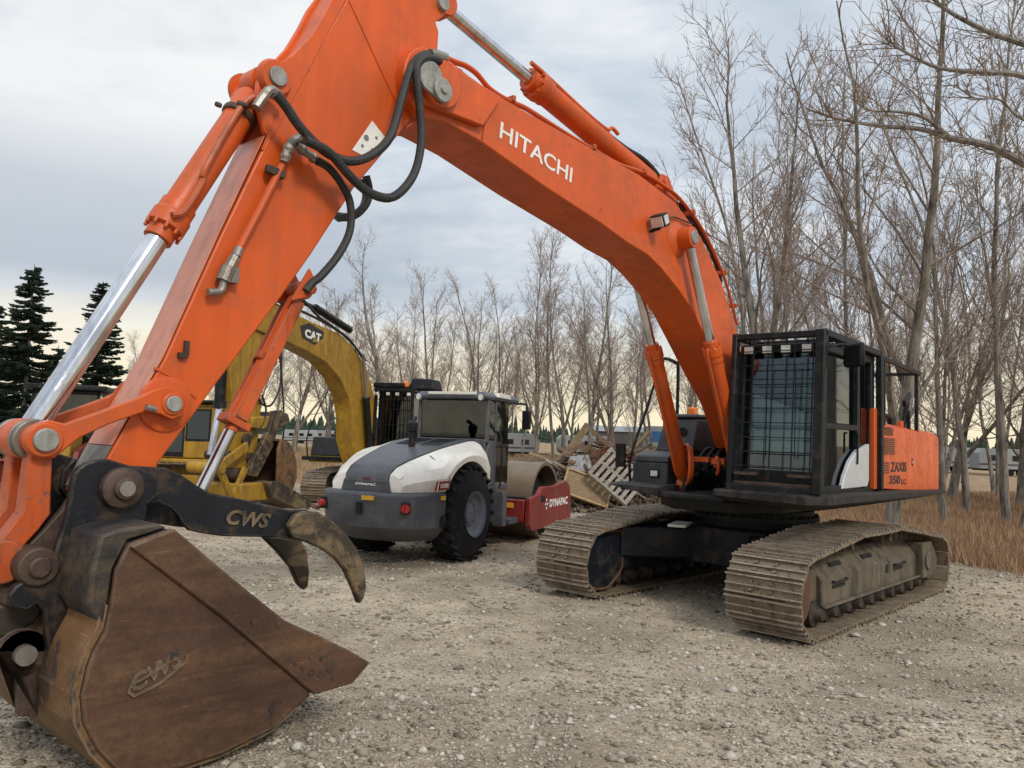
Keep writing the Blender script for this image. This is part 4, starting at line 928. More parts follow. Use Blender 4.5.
def poplar(seed, h=12, rt=.15, start=.16, nl=34, spread=.62, forks=1, lean=(0, 0), twmin=.006, lenk=.34, den=1.0):
    rnd = random.Random(seed); T = MB(); C = MB(); stems = []
    base, rr = grow((0, 0, -.15), (lean[0], lean[1], 1), h, rt*1.25, .014, 14, rnd, .05, .03); T.tube(base, rr, 9); stems.append((base, h, rt))
    for f in range(forks-1):
        t = rnd.uniform(.12, .35); p, d = at(base, t); a = perp(d, rnd); dd = (d+a*rnd.uniform(.35, .6)).normalized(); hh = h*(1-t)*rnd.uniform(.75, .95)
        b, r2 = grow(p, dd, hh, rt*(1-t)*.9, .012, 12, rnd, .06, .06); T.tube(b, r2, 8); stems.append((b, hh, rt*.7))
    for pts, hh, rs_ in stems:
        n1 = int(nl*hh/h)
        for i in range(n1):
            t = start+(.97-start)*(i+rnd.random())/n1; p, d = at(pts, t); a = perp(d, rnd); ang_ = spread*rnd.uniform(.7, 1.3)
            dd = (d*cos(ang_)+a*sin(ang_)).normalized(); L = hh*lenk*(1-t*.80)*rnd.uniform(.6, 1.15)+.3; r0 = max(.016, rs_*(1-t)*.42)
            b, r2 = grow(p, dd, L, r0, .007, 7, rnd, .10, .05); (T if r0 > .03 else C).tube(b, r2, 5)
            n2 = int((4+L*3.0)*den)
            for j in range(n2):
                t2 = .15+.83*(j+rnd.random())/n2; q, d2 = at(b, t2); a2 = perp(d2, rnd); an = rnd.uniform(.45, .95)
                d3 = (d2*cos(an)+a2*sin(an)).normalized(); L2 = L*.34*(1.1-t2)*rnd.uniform(.5, 1.3)+.18
                c, r3 = grow(q, d3, L2, max(twmin*1.3, r0*.35*(1-t2)), twmin*.7, 4, rnd, .14, .07); C.tube(c, r3, 3)
                for k in range(int((2+L2*4.5)*den)):
                    q2, d4 = at(c, rnd.uniform(.2, 1)); a3 = perp(d4, rnd); d5 = (d4*.75+a3*.6).normalized(); L3 = rnd.uniform(.15, .45)
                    e, r4 = grow(q2, d5, L3, twmin, twmin*.55, 2, rnd, .15, .08); C.tube(e, r4, 3)
    return T, C
def mk_tree(name, T, C, label, cat, group=None):
    o = thing(name, label, cat, (0, 0, 0), 0, group); T.build('trunk', BARK, o, fix=False); C.build('branches', TWIG, o, fix=False); return o
protos = [poplar(11, 12, .13, .20, 26, .72, 2, lenk=.46), poplar(12, 12, .085, .26, 26, .56, 1), poplar(13, 12, .13, .16, 20, .80, 3, lenk=.42), poplar(14, 12, .075, .2, 28, .52, 2, den=1.15), poplar(15, 11, .085, .1, 26, .65, 2, (.1, .0), den=1.15), poplar(16, 12, .08, .3, 30, .5, 1, (-.06, .05), den=1.15)]
PT = [None]*6
def place(kind, x, y, h, rz, label, group=None, wide=1.0, tilt=(0, 0), hp=None):
    if PT[kind] is None:
        o = mk_tree('poplar_tree', *protos[kind], label, 'tree', group); PT[kind] = o
    else:
        o = copy_tree(PT[kind]); o['label'] = label
        if 'group' in o.keys(): del o['group']
        if group: o['group'] = group
    s = h/12; o.location = (x, y, 0); o.rotation_euler = (tilt[0], tilt[1], rz); o.scale = (s*wide, s*wide, s); return o
def px_tree(kind, px, d, ytop, rz, label, group=None, wide=1.0, tilt=(0, 0)):
    p = at_depth(px, 440, d); zt = at_depth(px, ytop, d).z; return place(kind, p.x, d, zt, rz, label, group, wide, tilt)
near = [
 (0, 768, 21, 20, 0.3, 'tall forked bare poplar rising just behind the cab of the large orange excavator', 1.0, (0, 0)),
 (2, 892, 18, -40, 2.2, 'big dark trunked bare poplar leaning left above the orange engine cover', 1.0, (0, -.10)),
 (4, 943, 19.5, 60, 4.0, 'thick grey trunked bare poplar at the rear end of the orange excavator', .9, (0, 0)),
 (1, 966, 23, 40, 1.0, 'slim bare poplar standing in the reddish grass, second trunk right of the orange excavator', .9, (0, 0)),
 (5, 1008, 20, -30, .5, 'bare poplar at the right edge with two crossing trunks in dry grass', 1.0, (0, .10)),
 (3, 1020, 19, 90, 5.2, 'bare poplar leaning right at the right edge of the grass', .9, (0, .16)),
 (3, 850, 24, 70, 3.1, 'narrow bare poplar behind the open handrail of the orange excavator', .9, (0, 0)),
 (1, 742, 26, 60, 2.0, 'narrow bare poplar just left of the guarded cab', .8, (0, 0)),
]
for (k, px, d, yt, rz, lb, wd, tl_) in near: px_tree(k, px, d, yt, rz, lb, None, wd, tl_)
mid = [
 (2, 392, 37, 240, 1.3, 'widely spread bare tree above the caged cab of the yellow excavator', 1.15),
 (0, 432, 41, 268, .4, 'bare poplar above the white roof stripe of the roller', .9),
 (1, 468, 44, 275, 2.9, 'slim bare poplar behind the right half of the roller cab', .9),
 (4, 500, 42, 262, 4.4, 'bare tree rising just right of the roller cab roof', .9),
 (3, 535, 38, 238, 5.5, 'bare poplar behind the drum of the roller', .9),
 (5, 556, 41, 232, .9, 'tall narrow bare poplar left of the scrap heap', 1.0),
 (0, 588, 36, 236, 3.6, 'tall dark trunked bare poplar right behind the scrap heap peak', .9),
 (2, 612, 43, 262, 2.2, 'bare forked poplar behind the middle of the scrap heap', .9),
 (4, 634, 37, 285, 1.7, 'leaning bare tree at the right end of the scrap heap', .8),
 (1, 654, 46, 255, .2, 'bare poplar seen under the boom left of the lift cylinder', .9),
]
for (k, px, d, yt, rz, lb, wd) in mid: px_tree(k, px, d, yt, rz, lb, None, wd)
rnd = random.Random(21)
for px in range(255, 720, 16):
    px_tree(rnd.randrange(6), px+rnd.uniform(-7, 7), rnd.uniform(50, 68), rnd.uniform(285, 345), rnd.uniform(0, 6), 'grey bare poplar in the thicket far behind the roller and scrap heap', 'bare poplars in the far thicket behind the roller', rnd.uniform(.9, 1.25))
for px in range(675, 1120, 24):
    px_tree(rnd.randrange(6), px+rnd.uniform(-10, 10), rnd.uniform(32, 58), rnd.uniform(110, 270), rnd.uniform(0, 6), 'bare poplar in the grey thicket behind the cab and engine of the orange excavator', 'bare poplars in the thicket behind the orange excavator', rnd.uniform(.55, .85))
for px in range(905, 1100, 27):
    px_tree(rnd.randrange(6), px+rnd.uniform(-8, 8), rnd.uniform(23, 34), rnd.uniform(240, 360), rnd.uniform(0, 6), 'short bare sapling among the trunks at the right side', 'bare saplings at the right side', rnd.uniform(1.0, 1.6))
for k in range(11):
    a = R(41+k*4.6+rnd.uniform(-1, 1)); d = rnd.uniform(20, 32); place(rnd.randrange(6), d*sin(a), d*cos(a), rnd.uniform(10, 13), rnd.uniform(0, 6), 'bare poplar of the row running on past the right edge', 'bare poplars running on past the right edge', .9)
# the tree outside the right edge whose limbs reach into the picture
rnd = random.Random(5); T = MB(); C = MB()
ox_, dd_ = at_depth(1150, 440, 12.5).x, 12.5
base, rr = grow((ox_, dd_, -.1), (-.01, 0, 1), 11, .26, .05, 12, rnd, .012, .02); T.tube(base, rr, 10)
def limb(px, r0, r1, d0, d1, tw=1.0):
    n = len(px); P = [at_depth(q[0], q[1], d0+(d1-d0)*k/(n-1)) for k, q in enumerate(px)]
    if px[0][0] > 1100: P[0] = min(base, key=lambda b: abs(b.z-P[0].z+.5)).copy()
    P = smooth(P, 5); T.tube(P, r0, 7, r1)
    L = sum((a-b).length for a, b in zip(P, P[1:]))
    for j in range(int(L*7*tw)):
        t = rnd.uniform(.08, 1); q, d2 = at(P, t); a2 = perp(d2, rnd); d3 = (d2*.8+a2*.75+Vector((0, 0, .25))).normalized(); L2 = rnd.uniform(.3, 1.1)
        c, r3 = grow(q, d3, L2, .011, .005, 5, rnd, .12, .07); C.tube(c, r3, 4)
        for k in range(int(2+L2*7)):
            q2, d4 = at(c, rnd.uniform(.15, 1)); a3 = perp(d4, rnd); e, r4 = grow(q2, (d4*.7+a3*.6), rnd.uniform(.12, .4), .006, .0035, 2, rnd, .15, .1); C.tube(e, r4, 3)
limb([(1150, 225), (1080, 190), (1024, 163), (990, 146), (950, 138), (920, 129), (880, 126), (835, 118), (805, 108)], .085, .012, 12.3, 12.0)
limb([(950, 138), (925, 118), (900, 112), (870, 110), (850, 98)], .035, .008, 12.1, 11.7)
limb([(1150, 140), (1080, 100), (1024, 76), (985, 72), (940, 68), (905, 52), (885, 38)], .07, .01, 12.4, 11.6)
limb([(1150, 90), (1080, 60), (1024, 44), (985, 30), (950, 12), (925, -8), (900, -30)], .07, .012, 12.3, 12.2)
limb([(1140, 20), (1090, 0), (1040, -8), (1000, -10), (960, -30)], .06, .012, 12.4, 12.0)
limb([(1150, 170), (1085, 140), (1024, 120), (1000, 100), (975, 98), (955, 85)], .03, .008, 12.2, 11.5)
o = thing('poplar_tree', 'poplar beyond the right edge whose bare pale limbs reach in at upper right', 'tree', (ox_, dd_, 0))
for mm in (T, C): mm.v = [(a-ox_, b-dd_, c) for a, b, c in mm.v]
T.build('trunk', bark('pale_poplar_bark', (.09, .078, .065), (.26, .235, .20)), o, fix=False); C.build('branches', TWIG, o, fix=False)

# spruces
NEED = bark('spruce_needles', (.006, .017, .010), (.028, .052, .030), 4)
def spruce(seed, h):
    rnd = random.Random(seed); T = MB(); C = MB(); T.cyl((0, 0, -.1), (0, 0, h), .16, 8, .015)
    nw = int(h*5)
    for k in range(nw):
        z = .4+(h-.45)*(k/nw)**1.0; t = z/h; Lb = (1-t)**.85*h*.27+.12
        for j in range(rnd.randint(6, 8)):
            a = rnd.uniform(0, 2*pi); L = Lb*rnd.uniform(.65, 1.3); d = Vector((cos(a), sin(a), 0)); p0 = Vector((0, 0, z+rnd.uniform(-.1, .1))); n = 6
            P = [p0+d*L*i/n+Vector((0, 0, -.32*L*(i/n)+.28*L*(i/n)**2.2)) for i in range(n+1)]
            T.tube(P, .02, 3, .004); side = Vector((-d.y, d.x, 0))
            nb = int(10+L*30)
            for q in range(nb):
                u = (q+rnd.random())/nb; c, dd = at(P, u); lw = (.10+.28*L*(1-u)*u*1.6+.05)*rnd.uniform(.6, 1.3); s = rnd.choice((-1, 1)); w_ = rnd.uniform(.03, .065)
                tip = c+(dd*.7+side*s*rnd.uniform(.3, 1.1)).normalized()*lw+Vector((0, 0, rnd.uniform(-.10, .05))); wv = dd.cross(Vector((0, 0, 1))).normalized()*0+Vector((0, 0, w_))
                C.add([c-wv, c+wv, tip+dd*.02, tip-wv*.4], [(0, 1, 2, 3)]); sv = dd*w_
                C.add([c-sv, c+sv, tip+sv*.3, tip-sv*.3], [(0, 1, 2, 3)])
        if k == nw-1: break
    return T, C
for i, (px, d, yt, s, lb) in enumerate([(22, 38, 264, 1, 'tall dark spruce at the left edge'), (93, 42, 281, 2, 'dark spruce standing second from the left edge behind the black roofed cab'), (-14, 41, 300, 3, 'dark spruce cut off by the left edge'), (52, 47, 345, 4, 'small spruce between the two tall spruces at the left')]):
    p = at_depth(px, 440, d); h = at_depth(px, yt, d).z; T, C = spruce(40+s, h); o = thing('spruce_tree', lb, 'tree', (p.x, d, 0)); T.build('trunk', BARK, o, fix=False); C.build('crown', NEED, o, fix=False, flat=True)
for i, (px, d, yt) in enumerate([(135, 50, 325), (158, 55, 345), (200, 60, 335), (228, 58, 350)]):
    px_tree((4, 1, 0, 3)[i], px, d, yt, i*1.3, 'faint bare bush against the bright sky beside the orange arm', 'faint bare trees behind the orange arm')

# far evergreen belt
rnd = random.Random(9); m = MB()
for k in range(900):
    a = R(-46+92*k/900+rnd.uniform(-.2, .2)); d = rnd.uniform(190, 260); h = rnd.uniform(2.5, 5.2)*(1.0 if rnd.random() < .93 else 1.4); x, y = d*sin(a), d*cos(a); s = rnd.uniform(.9, 2.0)
    prev = None
    for z0, z1, w0 in ((0, .5, 1), (.3, .78, .7), (.6, 1, .42)): m.cyl((x, y, h*z0), (x, y, h*z1), s*w0, 6, .08, cap=False)
o = m.build('far_woods', NEED, fix=False, flat=True); tag(o, 'dark belt of far woods', kind='stuff')
# ================================================================== scrap heap
rnd = random.Random(31); HX, HY = 2.9, 22.6
WOOD = [surface('board_'+k, c, .85, dirt=(.12, .09, .06), amount=.5, scale=4, bump=.4, stretch=(.4, 3, 3)) for k, c in dict(a=(.25, .18, .12), b=(.18, .14, .105), c=(.33, .23, .13), d=(.13, .10, .08), e=(.38, .34, .29)).items()]
m = MB(); n = 26; vs = []
def hz(u, v):
    r = sqrt((u/3.0)**2+(v/1.9)**2); b = max(0, 1-r**1.7)*1.45
    return b+(.22*noise.noise(Vector((u*1.6, v*1.6, 2)))+.12*noise.noise(Vector((u*5, v*5, 2))))*min(1, max(0, 1.15-r)*2)-.03
n = 60
for i in range(n+1):
    for j in range(n+1):
        u = -3.6+7.2*i/n; v = -2.4+4.8*j/n; vs.append((HX+u, HY+v, hz(u, v)))
fs = [(i*(n+1)+j, (i+1)*(n+1)+j, (i+1)*(n+1)+j+1, i*(n+1)+j+1) for i in range(n) for j in range(n)]
m.v, m.f = vs, fs
mm, t, p = nt('scrap_dirt'); co = coords(t); c = ramp(t, noisef(t, co, 5, 9, .75), [(.3, (.05, .038, .03)), (.5, (.16, .12, .09)), (.62, (.28, .22, .17)), (.7, (.13, .06, .035))]); t.links.new(c, p.inputs['Base Color']); p.inputs['Roughness'].default_value = .95
o = m.build('rubble_mound', mm, sharp=180); tag(o, 'low mound of broken rubble under the scrap wood', kind='stuff')
# splinters and scraps nobody could count
nn = 5200; U = rng.uniform(-3.5, 4.2, nn); V_ = rng.uniform(-2.3, 1.4, nn)
box = np.array([(-.5,-.5,-.5),(-.5,-.5,.5),(-.5,.5,-.5),(-.5,.5,.5),(.5,-.5,-.5),(.5,-.5,.5),(.5,.5,-.5),(.5,.5,.5)]); bf = [(0,1,3),(0,3,2),(4,6,7),(4,7,5),(0,4,5),(0,5,1),(2,3,7),(2,7,6),(0,2,6),(0,6,4),(1,5,7),(1,7,3)]
dim = np.stack([np.exp(rng.normal(-1.7, .5, nn)), rng.uniform(.02, .08, nn), rng.uniform(.01, .04, nn)], 1)
VV = box[None]*dim[:, None, :]; out = np.empty_like(VV)
for i in range(nn):
    rot = np.array(Matrix.Rotation(rng.uniform(0, 6.28), 3, 'Z') @ Matrix.Rotation(rng.normal(0, .5), 3, 'Y') @ Matrix.Rotation(rng.uniform(0, 3), 3, 'X')); out[i] = VV[i]@rot.T+[HX+U[i], HY+V_[i], max(0, hz(U[i], V_[i]))+rng.uniform(0, .09)]
o = scatter_mesh('wood_splinters', out, bf, WOOD+[M['rust']], rng.choice(6, nn, p=[.25, .2, .15, .15, .1, .15])); tag(o, 'splintered scraps strewn over the heap', kind='stuff')
first = None
for k in range(140):
    u, v = rnd.gauss(0, 1.35), rnd.gauss(-.45, .8); u = max(-3.2, min(3.2, u)); v = max(-2.0, min(1.2, v)); L = rnd.uniform(.5, 1.9); z = max(0, hz(u, v))
    a = rnd.uniform(-1.1, 1.1) if rnd.random() < .75 else rnd.uniform(0, 3.1)
    m = MB(); w_, th_ = rnd.choice(((.09, .04), (.14, .03), (.19, .035), (.09, .09))); m.bx(-L/2, L/2, -w_/2, w_/2, -th_/2, th_/2)
    o = m.build('loose_board', rnd.choice(WOOD), bevel=.004)
    o.location = (HX+u, HY+v, z+rnd.uniform(.06, .28)); o.rotation_euler = (rnd.gauss(0, .5), rnd.gauss(0, .34), a)
    tag(o, 'weathered loose board lying jumbled on the scrap heap', 'board', 'loose boards on the scrap heap')
for k in range(9):                                          # long low boards to the left, behind the roller drum
    m = MB(); L = rnd.uniform(2, 4); m.bx(-L/2, L/2, -.08, .08, -.03, .03); o = m.build('long_plank', rnd.choice(WOOD)); p = at_depth(540+k*8, 447, 24+rnd.random()*2); o.location = (p.x, p.y, rnd.uniform(.2, 1.25)); o.rotation_euler = (0, rnd.gauss(0, .08), rnd.gauss(0, .25))
    tag(o, 'long pale plank stacked loosely left of the heap behind the roller drum', 'plank', 'long planks behind the roller drum')
# pallet, crate wall, plank gable
T0 = thing('pallet', 'pale grey slatted pallet leaning on the front of the scrap heap', 'pallet', tuple(at_depth(617, 476, 20.6)))
T0.rotation_euler = (R(52), R(38), R(-12))
for k in range(8): m = MB(); m.bx(-.62+k*.168, -.52+k*.168, -.55, .55, .05, .075); m.build('slat', WOOD[4], T0)
for y in (-.5, 0, .5): m = MB(); m.bx(-.62, .66, y-.04, y+.04, -.05, .05); m.build('runner', WOOD[4], T0)
T0 = thing('crate_wall', 'tan plywood crate panel with raised rim leaning beside the pallet', 'crate panel', tuple(at_depth(587, 488, 20.6)))
T0.rotation_euler = (R(64), R(18), R(4)); T0.scale = (.8, .8, .8)
m = MB(); m.bx(-.75, .75, -.42, .42, -.01, .01); m.build('panel', WOOD[2], T0)
m = MB(); m.bx(-.78, .78, .40, .46, -.05, .07); m.bx(-.78, .78, -.46, -.40, -.05, .07); m.bx(-.80, -.74, -.46, .46, -.05, .07); m.bx(.74, .80, -.46, .46, -.05, .07); m.build('rim', surface('pine_rim', (.48, .33, .17), .8), T0)
T0 = thing('roof_truss', 'two pale planks nailed to a low gable on top of the scrap heap', 'plank frame', tuple(at_depth(592, 440, 22)))
def wbar(p, q, d, w_, h_):
    m = MB(); a, b = at_depth(*p, d), at_depth(*q, d); o_ = Vector(T0.location); m.bar(a-o_, b-o_, w_, h_); return m
wbar((563, 458), (588, 425), 22, .09, .2).build('plank', WOOD[2], T0); wbar((585, 424), (612, 449), 22, .1, .12).build('plank', WOOD[0], T0); wbar((578, 446), (610, 458), 21.7, .14, .2).build('plank', WOOD[0], T0)
p = at_depth(581, 462, 21.2); m = MB(); m.loft([[(-.38, -.02, -.2), (.34, .0, -.28), (.3, .1, -.26), (-.3, .1, -.18)], [(-.30, .02, .12), (.20, .05, .2), (.18, .12, .2), (-.28, .12, .14)]])
o = m.build('plastic_sheet', surface('crumpled_white_sheet', (.5, .5, .5), .5, amount=.3, scale=5, bump=.5)); o.location = p; tag(o, 'crumpled whitish plastic sheet on the left of the heap', 'plastic sheet')
m = MB(); c = at_depth(614, 457, 21.4)
for k in range(150):
    q = c+Vector((rnd.gauss(0, .42), rnd.gauss(0, .25), rnd.gauss(-.12, .16))); P, r_ = grow(q, (rnd.gauss(0, 1), rnd.gauss(0, .5), rnd.gauss(0, .5)), rnd.uniform(.3, .9), .012, .008, 5, rnd, .3, 0); m.tube(P, r_, 4)
o = m.build('rusty_wire_tangle', surface('rusty_wire', (.22, .075, .03), .9, scale=8), fix=False); tag(o, 'tangle of rust brown wire on the heap', kind='stuff')
for (px, py, d, s, mat, lb) in ((676, 494, 20.5, (.52, .3, .33), WOOD[2], 'tan stone block low beside the far track'), (694, 491, 20.2, (.2, .2, .24), surface('orange_sandstone', (.45, .25, .12), .9), 'small orange tan block beside the larger tan one')):
    m = MB(); m.loft([[(-s[0], -s[1], 0), (s[0], -s[1], 0), (s[0]*.9, s[1], 0), (-s[0]*.9, s[1], 0)], [(-s[0]*.8, -s[1]*.8, s[2]*1.6), (s[0]*.6, -s[1]*.8, s[2]*2), (s[0]*.6, s[1]*.8, s[2]*1.9), (-s[0]*.7, s[1]*.8, s[2]*1.7)]]); o = m.build('stone_block', mat, bevel=.04); q = at_depth(px, py, d); o.location = (q.x, q.y, .02); tag(o, lb, 'block')
p = at_depth(668, 455, 26); m = MB()
for k in range(26): q = (rnd.uniform(-1.6, 1.6), rnd.uniform(-.7, .7)); m.ball((q[0], q[1], .35+.35*(1-abs(q[0])/1.7)+rnd.uniform(0, .2)), rnd.uniform(.2, .4), 7, (1.2, 1, .7))
o = m.build('rubble_pile', surface('pale_rubble', (.40, .36, .29), .95, scale=3, bump=.8), flat=True); o.location = (p.x, p.y, .2); tag(o, 'pale broken rubble right of the heap', kind='stuff')

# ================================================================== parked caravans far behind, low shed
def caravan(L=7.5, H=2.9):
    t = thing('caravan', 'x', 'caravan'); m = MB()
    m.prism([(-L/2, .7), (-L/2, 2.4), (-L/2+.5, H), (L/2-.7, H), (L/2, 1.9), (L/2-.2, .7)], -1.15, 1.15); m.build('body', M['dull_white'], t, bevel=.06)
    for x in (-L*.28, .1, L*.26): m = MB(); m.bx(x-.45, x+.45, -1.17, -1.15, 1.6, 2.2); m.cut(); m.bx(x-.45, x+.45, 1.15, 1.17, 1.6, 2.2); m.build_each('window', M['glass_dark'], t)
    m = MB(); m.bx(-L/2+.05, L/2-.15, -1.165, -1.15, 1.1, 1.3); m.build('stripe', M['slate'], t)
    for x in (-.5, .45):
        for y in (-1.0, 1.0): m = MB(); m.cyl((x, y-.12, .35), (x, y+.12, .35), .35, 16); m.build('wheel', M['rubber'], t)
    m = MB(); m.bar((L/2-.3, 0, .55), (L/2+1.1, 0, .5), .12); m.bx(-L/2+.2, L/2-.3, -.9, .9, .5, .7); m.build('drawbar', M['dark'], t)
    return t
blue = surface('blue_white_panel', (.03, .16, .42), .4)
C0 = caravan(); used = 0
for (px, d, rz, lb, s) in [(508, 66, .1, 'white caravan seen just right of the roller cab', 1), (585, 74, .15, 'white caravan behind the peak of the scrap heap', 1), (955, 64, .1, 'long white caravan behind the trunks right of the orange excavator', 1), (1010, 60, -.1, 'white caravan at the right edge behind the trees', 1),
                          (300, 96, .4, 'small white vehicle far off above the dry field', .8), (322, 104, -.3, 'far white caravan beside the yellow excavator handrail', .8), (342, 98, .2, 'far white caravan seen under the yellow boom', .8)]:
    o = C0 if not used else copy_tree(C0); used = 1; p = at_depth(px, 440, d); o.location = (p.x, d, 0); o.rotation_euler = (0, 0, rz); s *= .7; o.scale = (s, s, s); o['label'] = lb
p = at_depth(688, 430, 60); t0 = thing('box_trailer', 'blue and white box trailer seen left of the dark fuel tank', 'trailer', (p.x, 60, 0))
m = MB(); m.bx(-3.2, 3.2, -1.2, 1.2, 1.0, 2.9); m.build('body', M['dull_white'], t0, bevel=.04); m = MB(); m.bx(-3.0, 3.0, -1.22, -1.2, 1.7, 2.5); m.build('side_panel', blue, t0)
for x in (-2, -1.1, 2): m = MB(); m.cyl((x, -1.1, .5), (x, 1.1, .5), .5, 16); m.build('wheel', M['rubber'], t0)
p = at_depth(640, 430, 150); t0 = thing('shed', 'long low grey shed far behind the trees', 'shed', (p.x, 150, 0))
m = MB(); m.bx(-9, 9, -6, 6, 0, 3.0); m.build('wall', M['greybox'], t0); m = MB(); m.loft([[(-9.3, -6.4, 3.01), (9.3, -6.4, 3.01), (9.3, 6.4, 3.01), (-9.3, 6.4, 3.01)], [(-9.3, -.2, 4.1), (9.3, -.2, 4.1), (9.3, .2, 4.1), (-9.3, .2, 4.1)]]); m.build('roof', surface('shed_roof', (.28, .29, .30), .6), t0)

# ================================================================== dry grass
def blades(name, n, fx, hmin, hmax, cols, lab, probs):
    P = [];
    tri = [(0, 1, 2)]; base = np.empty((n, 3, 3)); k = 0
    while k < n:
        x, y = fx(); 
        if y < edge_y(x)+rng.normal(.2, .5): continue
        d = hypot(x, y); a = rng.uniform(0, 6.28); h = rng.uniform(hmin, hmax)*(.5+.9*max(0, .5+noise.noise(Vector((x*.45, y*.45, 7))))); w_ = .003+.00028*d
        ln = rng.normal(0, .25, 2)*h; base[k] = [(x-w_*cos(a), y-w_*sin(a), -.01), (x+w_*cos(a), y+w_*sin(a), -.01), (x+ln[0], y+ln[1], h)]; k += 1
    mats = []
    for c in cols:
        mt, t, p = nt('dry_grass'); p.inputs['Base Color'].default_value = c+(1,); p.inputs['Roughness'].default_value = .9; p.inputs['Specular IOR Level'].default_value = .1; mats.append(mt)
    o = scatter_mesh(name, base, tri, mats, rng.choice(len(cols), n, p=probs)); tag(o, lab, kind='stuff')
def fr_(): d = 12+28*rng.random()**1.6; a = rng.uniform(.24, .72); return d*sin(a), d*cos(a)
blades('red_brown_grass', 150000, fr_, .05, .30, [(.30, .16, .095), (.40, .26, .15), (.46, .35, .22), (.22, .13, .08)], 'reddish brown dry grass at the right', [.3, .35, .2, .15])
def fm_(): d = 27+50*rng.random()**1.4; a = rng.uniform(-.72, .5); return d*sin(a), d*cos(a)
blades('tan_grass', 60000, fm_, .15, .5, [(.30, .20, .11), (.38, .28, .16), (.22, .14, .08)], 'tan dry grass behind the yard', [.4, .35, .25])
# ================================================================== soil roller, seen from its rear right corner
RA = R(24)                                  # forward direction is (sin, cos)
RO_ = (-1.47, 12.63); RTH = pi+RA           # on_plane convention: forward = (-sin head, -cos head)
RL = thing('road_roller', 'white and slate grey soil roller with red front frame, parked between the two excavators', 'road roller', (RO_[0], RO_[1], 0), pi/2-RA)
def Q(px, py, lat): return on_plane(px, py, lat, RO_, RTH)
def QL(pts, lat): return [Q(p[0], p[1], lat) for p in pts]
# +y is the machine's left; the side that shows is the right one (negative y)
def wheel(parent, x, y, r, w, rr, side, lugs=24):
    m = MB(); z = r
    m.lathe((x, y-w/2, z), (0, 1, 0), [(0, rr), (.015, rr+.03), (.03, r-.12), (.09, r-.03), (w*.5, r-.015), (w-.09, r-.03), (w-.03, r-.12), (w-.015, rr+.03), (w, rr)], 40, caps=False)
    for k in range(lugs):
        a = 2*pi*k/lugs
        for s in (1, -1):
            aa = a+(pi/lugs if s < 0 else 0); c = Vector((x+cos(aa)*(r-.012), y+s*w*.25, z+sin(aa)*(r-.012)))
            rot = Matrix.Rotation(-aa, 3, 'Y') @ Matrix.Rotation(s*.6, 3, 'X'); m.box(c, (.035, w*.46, .06), rot)
    ty = m.build('tyre', M['rubber'], parent, flat=False, sharp=40)
    m = MB(); o = y+side*w/2
    m.lathe((x, o+side*.005, z), (0, -side, 0), [(0, rr+.015), (.015, rr+.01), (.03, rr-.03), (.10, rr-.05), (.13, rr-.11), (.15, .16), (.10, .14), (.09, .09), (.085, 0.01)], 32, caps=False)
    for k in range(10):
        a = 2*pi*k/10; m.cyl((x+.2*cos(a), o-side*.13, z+.2*sin(a)), (x+.2*cos(a), o-side*.10, z+.2*sin(a)), .015, 6)
    m.build('rim', M['rimgrey'], ty); return ty
wheel(RL, 0, -.80, .72, .54, .35, -1); wheel(RL, 0, .80, .72, .54, .35, 1)
# rear bumper / counterweight tub
rb = MB()
pts = lambda z, i, o: [(-1.30-i, -.78+o), (-1.44-i, -.60+o), (-1.50-i, 0), (-1.44-i, .60-o), (-1.30-i, .78-o), (-.72, .95-o), (-.72, -.95+o)]
rings = [[(x, y, z) for x, y in pts(z, i, o)] for z, i, o in ((.36, -.30, .22), (.44, -.14, .12), (.58, .0, .02), (1.02, .06, 0), (1.06, .05, .01), (1.08, .02, .04))]
rb.loft(rings); RB_ = rb.build('rear_frame', M['slate'], RL, bevel=.02)
m = MB(); m.slab([(-.73, -.9), (-.6, -.50), (.1, -.48), (.1, .48), (-.6, .50), (-.73, .9)], .5, 1.07); m.bx(-.5, 1.3, -.5, .5, .45, .95); m.build('chassis', M['slate'], RL, bevel=.01)
for s in (-1, 1):
    m = MB(); m.box((-1.44, s*.68, .88), (.10, .17, .17), Matrix.Rotation(s*.6, 3, 'Z')); l = m.build('tail_lamp', M['blackhole'], RL, bevel=.02)
    m = MB(); m.cyl((-1.46, s*.70, .88), (-1.515, s*.73, .88), .062, 16); m.build('lens', plain('red_lens', (.4, .02, .02), .2), l)
m = MB(); m.box((-.80, -.945, .66), (.12, .02, .18)); m.box((-.80, -.96, .66), (.03, .03, .12)); m.build('recess_handle', M['dark'], RL)
m = MB(); m.bx(-1.56, -1.585, -.05, .05, .76, .94); m.build('tow_latch', M['dark'], RL, bevel=.01)
m = MB(); m.box((-.82, -.938, 1.0), (.09, .012, .06), Matrix.Rotation(-.28, 3, 'Z')); m.box((-1.56, -.14, 1.0), (.03, .2, .06)); m.build('decal', M['beacon'] if False else plain('amber_sticker', (.6, .35, .03), .4), RL)
